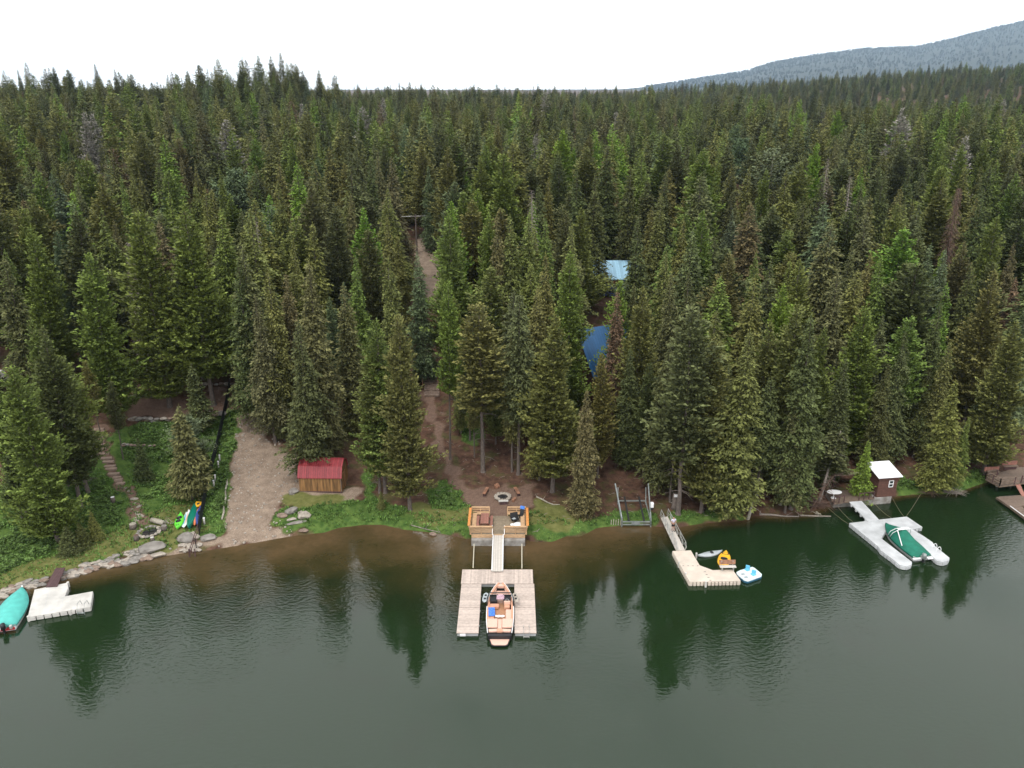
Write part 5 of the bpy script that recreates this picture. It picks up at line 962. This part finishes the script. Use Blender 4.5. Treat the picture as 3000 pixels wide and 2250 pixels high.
# rocks
def BR(px, py, sx, sy, sz, m, lab, rz=0, g_=None, nm='boulder'):
    p = gp(px, py); return rock(p + Vector((0, 0, sz * .12)), sx, sy, sz, rz, m, nm, lab, 'rock', g_)
BR(445,1612,3.0,1.9,1.9,'rock','largest grey boulder at the right end of the stone bank',.2); BR(457,1628,2.2,1.0,.9,'rock_pale','flat angular boulder just below the largest grey boulder',.1)
BR(546,1581,2.0,1.6,1.9,'rock','big grey boulder left of the lower end of the black fence'); BR(610,1580,1.8,1.3,1.2,'rock','lone grey boulder right of the lower end of the black fence'); BR(560,1565,1.0,.8,.8,'rock_pale','pale stone just below the green canoe'); BR(570,1577,1.2,1,1,'rock_pale','pale boulder touching the fence foot')
for i in range(12): x = 535 + (i % 6) * 10 + rnd.uniform(-3, 3); y = 1600 + (i // 6) * 11 + rnd.uniform(-3, 3); BR(x, y, rnd.uniform(.6, 1.1), rnd.uniform(.5, .9), .6, 'rock_pale', 'pale cobble heaped at the foot of the black fence', i, 'cobbles at the fence foot', 'cobble')
BR(860,1446,1.3,1.0,1.5,'rock','grey boulder in the grass at the left front corner of the shed',.3); BR(853,1499,1.7,1.1,1.3,'rock','dark grey boulder in the grass right of the ramp',.5); BR(826,1512,1.3,1,.8,'rock_brown','mossy boulder nearest the ramp edge'); BR(853,1522,1.3,.7,.6,'rock_pale','low pale stone in front of the mossy boulder'); BR(892,1515,1.5,1.6,1.5,'rock_pale','tallest pale boulder of the group right of the ramp'); BR(868,1534,2.6,.6,.5,'rock','long flat slab in front of the pale boulder',.35); BR(879,1503,.7,.6,.6,'rock_pale','small white stone between the two big boulders'); BR(892,1556,1.3,.8,.6,'rock_brown','tan stone at the waterline below the boulder group'); BR(1268,1571,.9,.7,.7,'rock_brown','brown stone in the shallows left of the timber deck')
TOPB = [(-10,1733),(60,1709),(120,1693),(187,1681),(226,1664),(301,1637),(392,1612),(420,1612)]; BOTB = [(-10,1757),(60,1729),(120,1716),(187,1700),(241,1682),(331,1663),(401,1645),(437,1637)]
for i in range(240):
    q = rnd.random() * 7; k = int(q); f_ = q - k; v = rnd.random()
    x = (TOPB[k][0] * (1 - f_) + TOPB[k + 1][0] * f_) * (1 - v) + (BOTB[k][0] * (1 - f_) + BOTB[k + 1][0] * f_) * v; y = (TOPB[k][1] * (1 - f_) + TOPB[k + 1][1] * f_) * (1 - v) + (BOTB[k][1] * (1 - f_) + BOTB[k + 1][1] * f_) * v
    s_ = rnd.uniform(.35, .8) if v < .7 else rnd.uniform(.6, 1.2)
    if 132 < x < 172: continue
    BR(x, y, s_ * 1.3, s_ * rnd.uniform(.6, .9), s_ * .75, rnd.choices(['rock', 'rock_pale', 'rock_brown'], [5, 4, 2])[0], 'grey rubble stone in the rocky bank along the left shore', rnd.uniform(-.6, .6), 'rubble stones of the left bank', 'bank_stone')
# fire pits
def fire_pit(px, py, r, label, m, n_=14):
    p = gp(px, py); t = thing('fire_pit', label, 'fire pit', p); b_ = MB(); b_.loft([[(math.cos(a_) * rr, math.sin(a_) * rr, z) for a_ in [k * math.pi / 9 for k in range(18)]] for rr, z in ((r * .95, .04), (r * .5, .08), (.05, .1))]); b_.build('ash_bed', 'ash', t)
    for k in range(n_): a_ = k * 6.283 / n_; s_ = rnd.uniform(.4, .6); o = rock((math.cos(a_) * r, math.sin(a_) * r, .12), s_ * 1.2, s_, s_ * 1.1, a_ + 1.57, rnd.choice([m, 'rock_pale']), 'ring_stone', parent=t)
    for a_ in (.4, 1.9, 3.3): MB().tube([(math.cos(a_) * r * .6, math.sin(a_) * r * .6, .12), (-math.cos(a_) * r * .5, -math.sin(a_) * r * .5, .2)], .05, 6).build('charred_log', 'black', t)
fire_pit(437, 1560, 1.05, 'stone ring fire pit on the left lawn', 'rock'); fire_pit(1473, 1459, .8, 'stone ring fire pit behind the timber deck', 'rock_pale')
def stump(px, py, r, h, label, top='pale_bark'):
    p = gp(px, py); t = thing('tree_stump', label, 'stump', p); MB().tube([(0, 0, -.05), (0, 0, h)], [r * 1.15, r], 12).build('bark', 'bark', t, True); MB().tube([(0, 0, h), (0, 0, h + .015)], r * .92, 12).build('cut_face', top, t)
stump(391, 1548, .36, .5, 'grey round stump seat left of the left fire pit'); stump(482, 1551, .3, .5, 'pale stump seat right of the left fire pit', 'rock'); stump(400, 1580, .25, .55, 'brown stump in front of the left fire pit', 'red_twig'); stump(447, 1584, .2, .4, 'small pale-topped stump nearest the water in front of the fire pit', 'white_plastic'); stump(332, 1470, .22, .6, 'white-topped stump in the green brush left of the path', 'white')
a = gp(446, 1531); b = gp(481, 1538); t = thing('log', 'thick pale log lying behind the left fire pit', 'log'); MB().tube([a + Vector((0, 0, .28)), b + Vector((0, 0, .28))], .27, 12).build('bark', 'pale_bark', t, True); MB().tube([b + Vector((0, 0, .28)), b + Vector((.03, -.01, .28))], .25, 12).build('cut_face', 'rock_pale', t)
def bench(px, py, l, w_, rz, label, m='log_wood'):
    p = gp(px, py); t = thing('bench', label, 'bench', p, rz); MB().box((0, 0, .42), (w_, l, .07)).build('seat', m, t)
    for s_ in (-1, 1): MB().box((0, s_ * (l / 2 - .2), .19), (w_ * .8, .09, .4)).build('leg', 'brown_plank', t)
bench(1423, 1447, 1.6, .36, R(-14), 'plank bench on the left side of the rear fire pit'); bench(1514, 1446, 1.6, .36, R(16), 'plank bench on the right side of the rear fire pit')
bench(1475, 1477, .3, 1.1, R(4), 'pale plank bench in front of the rear fire pit', 'white_plastic')
for i, (x, y, rz) in enumerate(((1453,1427,.3),(1458,1425,.4),(1506,1468,-.5))): p = gp(x, y); o = MB().box((0, 0, .15), (.28, .65, .3)).build('wood_block', 'log_wood', bevel=.04); o.location = p; o.rotation_euler[2] = rz; tag(o, ['left of two split log blocks behind the rear fire pit', 'right of two split log blocks behind the rear fire pit', 'short log block at right of the rear fire pit'][i], 'log', 'log blocks by the rear fire pit')
def branch(pts, r, label, m='pale_bark', z=.08, twigs=0):
    q = [gp(*p) + Vector((0, 0, z)) for p in pts]; b_ = MB(); b_.tube(q, [r * (1 - .6 * i / len(q)) for i in range(len(q))], 6)
    for k in range(twigs): a = q[k % len(q)]; b_.tube([a, a + Vector((rnd.uniform(-1, 1), rnd.uniform(-.7, .4), rnd.uniform(.1, .8)))], [r * .4, .01], 4)
    o = b_.build('fallen_branch', m); tag(o, label, 'branch'); return o
branch([(1572,1458),(1590,1466),(1605,1475),(1622,1479),(1640,1480)], .09, 'long pale curved branch on the ground right of the rear fire pit', twigs=2)
branch([(2225,1508),(2260,1512),(2300,1513),(2340,1517)], .12, 'grey fallen trunk lying along the waterline below the forest', 'grey_wood', twigs=4); branch([(1960,1473),(1985,1478)], .07, 'short dead branch behind the aluminium gangway', 'grey_wood', twigs=5)
branch([(2345,1512),(2385,1522),(2432,1526)], .1, 'submerged-looking pale trunk left of the seawall', 'grey_wood', .05, 2); branch([(1205,1543),(1245,1552),(1290,1562)], .06, 'thin root along the eroded grass edge', 'grey_wood', twigs=4); branch([(485,1528),(497,1537),(506,1534)], .05, 'little heap of bleached twigs left of the lime kayak', twigs=7)
# leaning trees near the right cabin, root tangles
def leaning(name, base, tip, r, label, m, crown=0, c='K'):
    a = gp(*base); tt = Vector(a); d = ray(*tip); yq = a.y + 1.0; tp = Vector((d[0] * yq / d[1], yq, CAM_H + d[2] * yq / d[1])); t = thing(name, label, 'tree', a); v = tp - a; b_ = MB(); n_ = 8
    b_.tube([v * (i / n_) + Vector((math.sin(i) * .06, 0, -.2 if i == 0 else 0)) for i in range(n_ + 1)], [r * (1 - .8 * i / n_) for i in range(n_ + 1)], 7); b_.build('trunk', m, t, True)
    b_ = MB()
    for k in range(40): q = rnd.uniform(.3, 1); p = v * q; an = rnd.uniform(0, 6.28); l = rnd.uniform(.4, 1.5); e = Vector((math.cos(an) * l, math.sin(an) * l, rnd.uniform(-.5, .2))); b_.tube([p, p + e * .6, p + e + Vector((0, 0, -.2))], [.03, .02, .008], 4)
    b_.build('dead_branches', m, t)
    if crown:
        Q, rn = crown_quads(seed=300 + int(r * 100), H=20, bare=.5, Rr=2.6, dz=.4, nb=8, cl=.6, lump=.5, gap=.15, pw_=.5, droop=.1, wf=.5)
        me = quads_mesh('crown', Q, rn); me.materials.append(M['needles']); o = bpy.data.objects.new('crown', me); col.objects.link(o); o.parent = t; o.color = (*COLS[c][0], 1)
        o.rotation_mode = 'QUATERNION'; o.rotation_quaternion = v.to_track_quat('Z', 'Y'); s_ = v.length / 20; o.scale = (s_ * crown, s_ * crown, s_)
leaning('leaning_tree', (2395, 1480), (2462, 1262), .2, 'leaning half-bare tree beside the platform of the small cabin', 'grey_wood', 1.7)
leaning('leaning_tree', (2372, 1492), (2448, 1385), .12, 'thin bare dead trunk leaning right above the tangled roots', 'red_twig')
leaning('leaning_snag', (2285, 1480), (2345, 1180), .22, 'tall grey leaning snag with bare twigs left of the cabin platform', 'grey_wood')
leaning('leaning_snag', (2190, 1522), (2222, 1400), .2, 'pale trunk leaning out over the waterline', 'pale_bark')
def tangle(px, py, r, label, m, n_=60, zz=.2):
    p = gp(px, py); b_ = MB()
    for k in range(n_): an = rnd.uniform(0, 6.28); l = rnd.uniform(.4, 1) * r; e = Vector((math.cos(an) * l, math.sin(an) * l * .8, rnd.uniform(-.2, .9) * r * .5)); s_ = Vector((rnd.uniform(-.4, .4) * r, rnd.uniform(-.2, .2), .1)); b_.tube([p + s_, p + s_ + e * .6 + Vector((0, 0, .15)), p + s_ + e], [.035, .022, .008], 4)
    o = b_.build('root_tangle', m); o.location.z = zz; tag(o, label, 'roots')
tangle(2392, 1488, 2.3, 'reddish tangle of dead branches and roots left of the seawall', 'red_twig', 110); tangle(2790, 1455, 1.6, 'fan of bleached dead branches hanging over the water', 'grey_wood', 80); tangle(2720, 1455, 1.3, 'dark red dead branches at the foot of the large right spruce', 'red_twig', 60); tangle(2395, 1515, .7, 'small pale roots sticking out of the water', 'pale_bark', 12, .05)
# utility pole and wires
p = gp(1222, 745); t = thing('utility_pole', 'dark wooden utility pole beside the dirt road in the wood', 'pole', p); MB().tube([(0, 0, 0), (0, 0, 8.2)], [.2, .14], 8).build('shaft', 'bark', t); MB().box((0, 0, 7.8), (2.0, .12, .14)).build('crossarm', 'bark', t)
for s_ in (-.9, .9):
    o = MB().tube([(p.x + s_, p.y, p.z + 7.9), (p.x + 22, p.y + 8 + s_, p.z + 7.2), (p.x + 45, p.y + 18, p.z + 8)], .018, 4).build('wire', 'aluminium'); tag(o, ('near' if s_ < 0 else 'far') + ' one of two thin wires strung from the pole through the trees', 'wire', 'utility wires')
    o = MB().tube([(p.x + s_, p.y, p.z + 7.9), (p.x - 20, p.y + s_, p.z + 7), (p.x - 42, p.y - 2, p.z + 8)], .018, 4).build('wire', 'aluminium'); tag(o, ('lower' if s_ < 0 else 'upper') + ' thin wire running left from the pole over the wood', 'wire', 'utility wires')
p = gp(1975, 1490); t = thing('cut_trunk', 'broken grey trunk with a white box fixed on it behind the gangway', 'stump', p); MB().tube([(0, 0, -.1), (0, 0, .3), (0, 0, 1.9)], [.45, .32, .26], 9).build('bark', 'bark', t, True); MB().box((0, -.25, 1.75), (.35, .12, .3)).build('white_box', 'white', t)
# ---- person
pp = P(1971, 1556, .98); t = thing('person', 'person in a lilac T-shirt and black shorts standing on the aluminium gangway', 'person', (pp.x, pp.y, pp.z), R(12))
def skin(name, verts, edges, m, parent, sub=1):
    me = bpy.data.meshes.new(name); me.from_pydata([v[:3] for v in verts], edges, []); o = bpy.data.objects.new(name, me); col.objects.link(o); o.parent = parent
    s_ = o.modifiers.new('skin', 'SKIN'); s_.use_smooth_shade = True
    for i, v in enumerate(verts): sv = me.skin_vertices[0].data[i]; sv.radius = (v[3], v[4] if len(v) > 4 else v[3])
    me.skin_vertices[0].data[0].use_root = True
    ss = o.modifiers.new('sub', 'SUBSURF'); ss.levels = sub; ss.render_levels = sub; me.materials.append(M[m]); return o
vs = [(0, 0, .95, .14, .10), (0, 0, 1.15, .13, .09), (0, 0, 1.38, .15, .095), (0, .0, 1.50, .055), (0, -.02, 1.62, .085, .095), (0, -.02, 1.70, .075, .085)]
es = [(0, 1), (1, 2), (2, 3), (3, 4), (4, 5)]
for s_ in (-1, 1):
    k = len(vs); vs += [(s_ * .09, 0, .86, .085), (s_ * .11, -.03, .48, .055), (s_ * .12, .02, .10, .038), (s_ * .13, -.1, .03, .035)]; es += [(0, k), (k, k + 1), (k + 1, k + 2), (k + 2, k + 3)]
    k = len(vs); vs += [(s_ * .19, 0, 1.41, .055), (s_ * .30, .03, 1.15, .042), (s_ * .17, -.16, 1.08, .03), (s_ * .10, -.20, 1.10, .028)]; es += [(2, k), (k, k + 1), (k + 1, k + 2), (k + 2, k + 3)]
    kk = k + 3
    for f_ in range(5): j = len(vs); vs += [(s_ * (.09 - .0), -.20 - .0, 1.10 + (f_ - 2) * .016, .009) if f_ < 4 else (s_ * .11, -.18, 1.14, .009), (s_ * .05, -.235 + .006 * abs(f_ - 2), 1.10 + (f_ - 2) * .02, .008)]; es += [(kk, j), (j, j + 1)]
skin('body', vs, es, 'skin', t)
skin('shirt', [(0, 0, .98, .155, .12), (0, 0, 1.2, .145, .11), (0, 0, 1.40, .16, .11), (-.19, 0, 1.42, .075), (-.27, .02, 1.24, .065), (.19, 0, 1.42, .075), (.27, .02, 1.24, .065), (0, 0, 1.46, .08)], [(0, 1), (1, 2), (2, 3), (3, 4), (2, 5), (5, 6), (2, 7)], 'shirt', t)
skin('shorts', [(0, 0, .97, .155, .12), (-.095, 0, .82, .105), (-.115, -.01, .56, .095), (.095, 0, .82, .105), (.115, -.01, .56, .095)], [(0, 1), (1, 2), (0, 3), (3, 4)], 'shorts', t)
skin('hair', [(0, .01, 1.67, .088, .095), (0, 0, 1.74, .07, .075)], [(0, 1)], 'hair', t)
for s_ in (-1, 1): MB().box((s_ * .13, -.06, .04), (.1, .27, .09)).build('shoe', 'black', t, bevel=.03)
for s_ in (-1, 1): MB().box((s_ * .035, -.105, 1.645), (.02, .01, .01)).build('eye', 'hair', t)
MB().box((0, -.115, 1.61), (.022, .035, .04)).build('nose', 'skin', t, bevel=.008)
# ---- grass tufts, brush
def tuft_field(name, label, n_, polys, h0, h1, c, per=7, wdt_=.05, leafy=0):
    rg = np.random.RandomState(len(name) + n_); Q = []; rn = []; ti = []
    for poly in polys:
        w_ = np.array(pw(poly)); x0_, y0_ = w_.min(0); x1_, y1_ = w_.max(0); A_ = (x1_ - x0_) * (y1_ - y0_); k = int(n_ * A_)
        X_ = rg.uniform(x0_, x1_, k); Y_ = rg.uniform(y0_, y1_, k)
        ok = inpoly(X_ + (vnoise(X_, Y_, 1.3, 3) - .5) * 1.4, Y_ + (vnoise(X_, Y_, 1.3, 5) - .5) * 1.4, [tuple(q) for q in w_]) & (shore_d(X_, Y_) > .25) & ~inpoly(X_, Y_, pw(path_p[0])) & ~inpoly(X_, Y_, pw([(268,1235),(315,1235),(355,1340),(380,1425),(335,1425),(295,1365),(268,1310)])) & (vnoise(X_, Y_, 2.2, 7) + vnoise(X_, Y_, .8, 9) * .5 > .50)
        X_, Y_ = X_[ok], Y_[ok]; Z_ = gz(X_, Y_); m_ = len(X_)
        hh = rg.uniform(h0, h1, m_) * (.5 + vnoise(X_, Y_, 2.5, 11))
        for j in range(per):
            a_ = rg.uniform(0, 6.28, m_); ln = hh * rg.uniform(.6, 1.1, m_); el = rg.uniform(.35, 1.3, m_) if not leafy else rg.uniform(-.1, .7, m_)
            st = np.stack([X_ + rg.uniform(-.15, .15, m_), Y_ + rg.uniform(-.15, .15, m_), Z_ + (rg.uniform(.1, 1, m_) * hh if leafy else -.02)], -1)
            d = np.stack([np.cos(a_) * np.cos(el), np.sin(a_) * np.cos(el), np.sin(el)], -1); s_ = np.stack([-np.sin(a_), np.cos(a_), 0 * a_], -1) * (wdt_ if not leafy else .09)
            l1 = (ln if not leafy else np.full(m_, .22))[:, None]
            Q.append(np.stack([st - s_ * .3, st + d * l1 * .5 + s_, st + d * l1, st + d * l1 * .5 - s_], 1)); rn.append(rg.rand(m_)); ti.append(np.tile(np.array(c), (m_, 1)) * (.65 + .8 * vnoise(X_, Y_, 1.6, 13))[:, None])
    me = quads_mesh(name, np.concatenate(Q), np.concatenate(rn), np.concatenate(ti)); me.materials.append(M['far_needles']); o = bpy.data.objects.new(name, me); col.objects.link(o); tag(o, label, 'vegetation', kind='stuff')
tuft_field('grass', 'lush green grass along the banks', 9, grass_p, .15, .38, (.075, .135, .03), 6)
tuft_field('undergrowth', 'low leafy green brush covering the left slope', 6, [[(380,1255),(500,1245),(600,1250),(640,1280),(625,1400),(600,1475),(540,1470),(440,1470),(410,1430),(375,1370)],[(60,1480),(240,1400),(320,1420),(355,1480),(350,1520),(200,1610),(0,1680),(-60,1600)],[(655,1200),(700,1200),(685,1300),(670,1400),(655,1500),(610,1500),(630,1400)],[(1290,1440),(1330,1440),(1340,1490),(1290,1490)],[(2632,1415),(2720,1415),(2760,1440),(2700,1455),(2630,1456)],[(2830,1385),(2890,1375),(2900,1410),(2850,1430)]], .25, .6, (.070, .115, .030), 12, leafy=1)
def litter(name, label, poly, n_, s0, s1, c, long=1):
    rg = np.random.RandomState(n_); w_ = np.array(pw(poly)); X_ = rg.uniform(w_[:, 0].min(), w_[:, 0].max(), n_); Y_ = rg.uniform(w_[:, 1].min(), w_[:, 1].max(), n_)
    ok = inpoly(X_, Y_, [tuple(q) for q in w_]) & (shore_d(X_, Y_) > .1); X_, Y_ = X_[ok], Y_[ok]; Z_ = gz(X_, Y_); Q = []; rn = []; ti = []; b_ = MB()
    for x, y, z in zip(X_, Y_, Z_):
        a = rg.uniform(0, 6.28); s_ = rg.uniform(s0, s1); l_ = s_ * long * rg.uniform(.6, 1.4); b_.box((x, y, z + s_ * .15), (l_, s_, s_ * .7), a, rg.uniform(-.3, .3), rg.uniform(-.1, .1))
    o = b_.build(name, c); tag(o, label, name, kind='stuff'); return o
litter('pebbles', 'pale pebbles scattered over the boat ramp and beach', [(700,1200),(740,1200),(860,1340),(880,1430),(810,1500),(870,1568),(760,1590),(560,1614),(470,1628),(500,1605),(655,1585),(676,1400)], 900, .05, .22, 'rock_pale')
litter('twigs', 'fallen twigs and sticks strewn over the brown forest floor', [(1150,1500),(1080,1400),(1120,1300),(1300,1200),(1500,1200),(1700,1350),(1760,1500),(1560,1560),(1560,1420),(1380,1420),(1370,1550)], 420, .02, .05, 'grey_wood', 12)
litter('twigs', 'grey sticks littering the bare slope behind the right docks', [(1780,1500),(1780,1400),(2400,1380),(2900,1300),(2900,1390),(2640,1440),(2400,1470),(2100,1520)], 600, .02, .05, 'grey_wood', 12)
# ------------------------------------------------------------------ haze
hz = MB().box((0, 5300, 470), (22000, 11400, 1030)).build('haze', 'white')
hm = bpy.data.materials.new('haze'); hm.use_nodes = True; n = hm.node_tree; n.nodes.clear(); pv = n.nodes.new('ShaderNodeVolumePrincipled'); ou = n.nodes.new('ShaderNodeOutputMaterial')
pv.inputs['Color'].default_value = (.60, .80, 1, 1); pv.inputs['Density'].default_value = .000058; pv.inputs['Anisotropy'].default_value = .2
n.links.new(pv.outputs[0], ou.inputs['Volume']); hz.data.materials.clear(); hz.data.materials.append(hm); tag(hz, 'thin pale haze filling the air to the mountain', 'haze', kind='stuff')
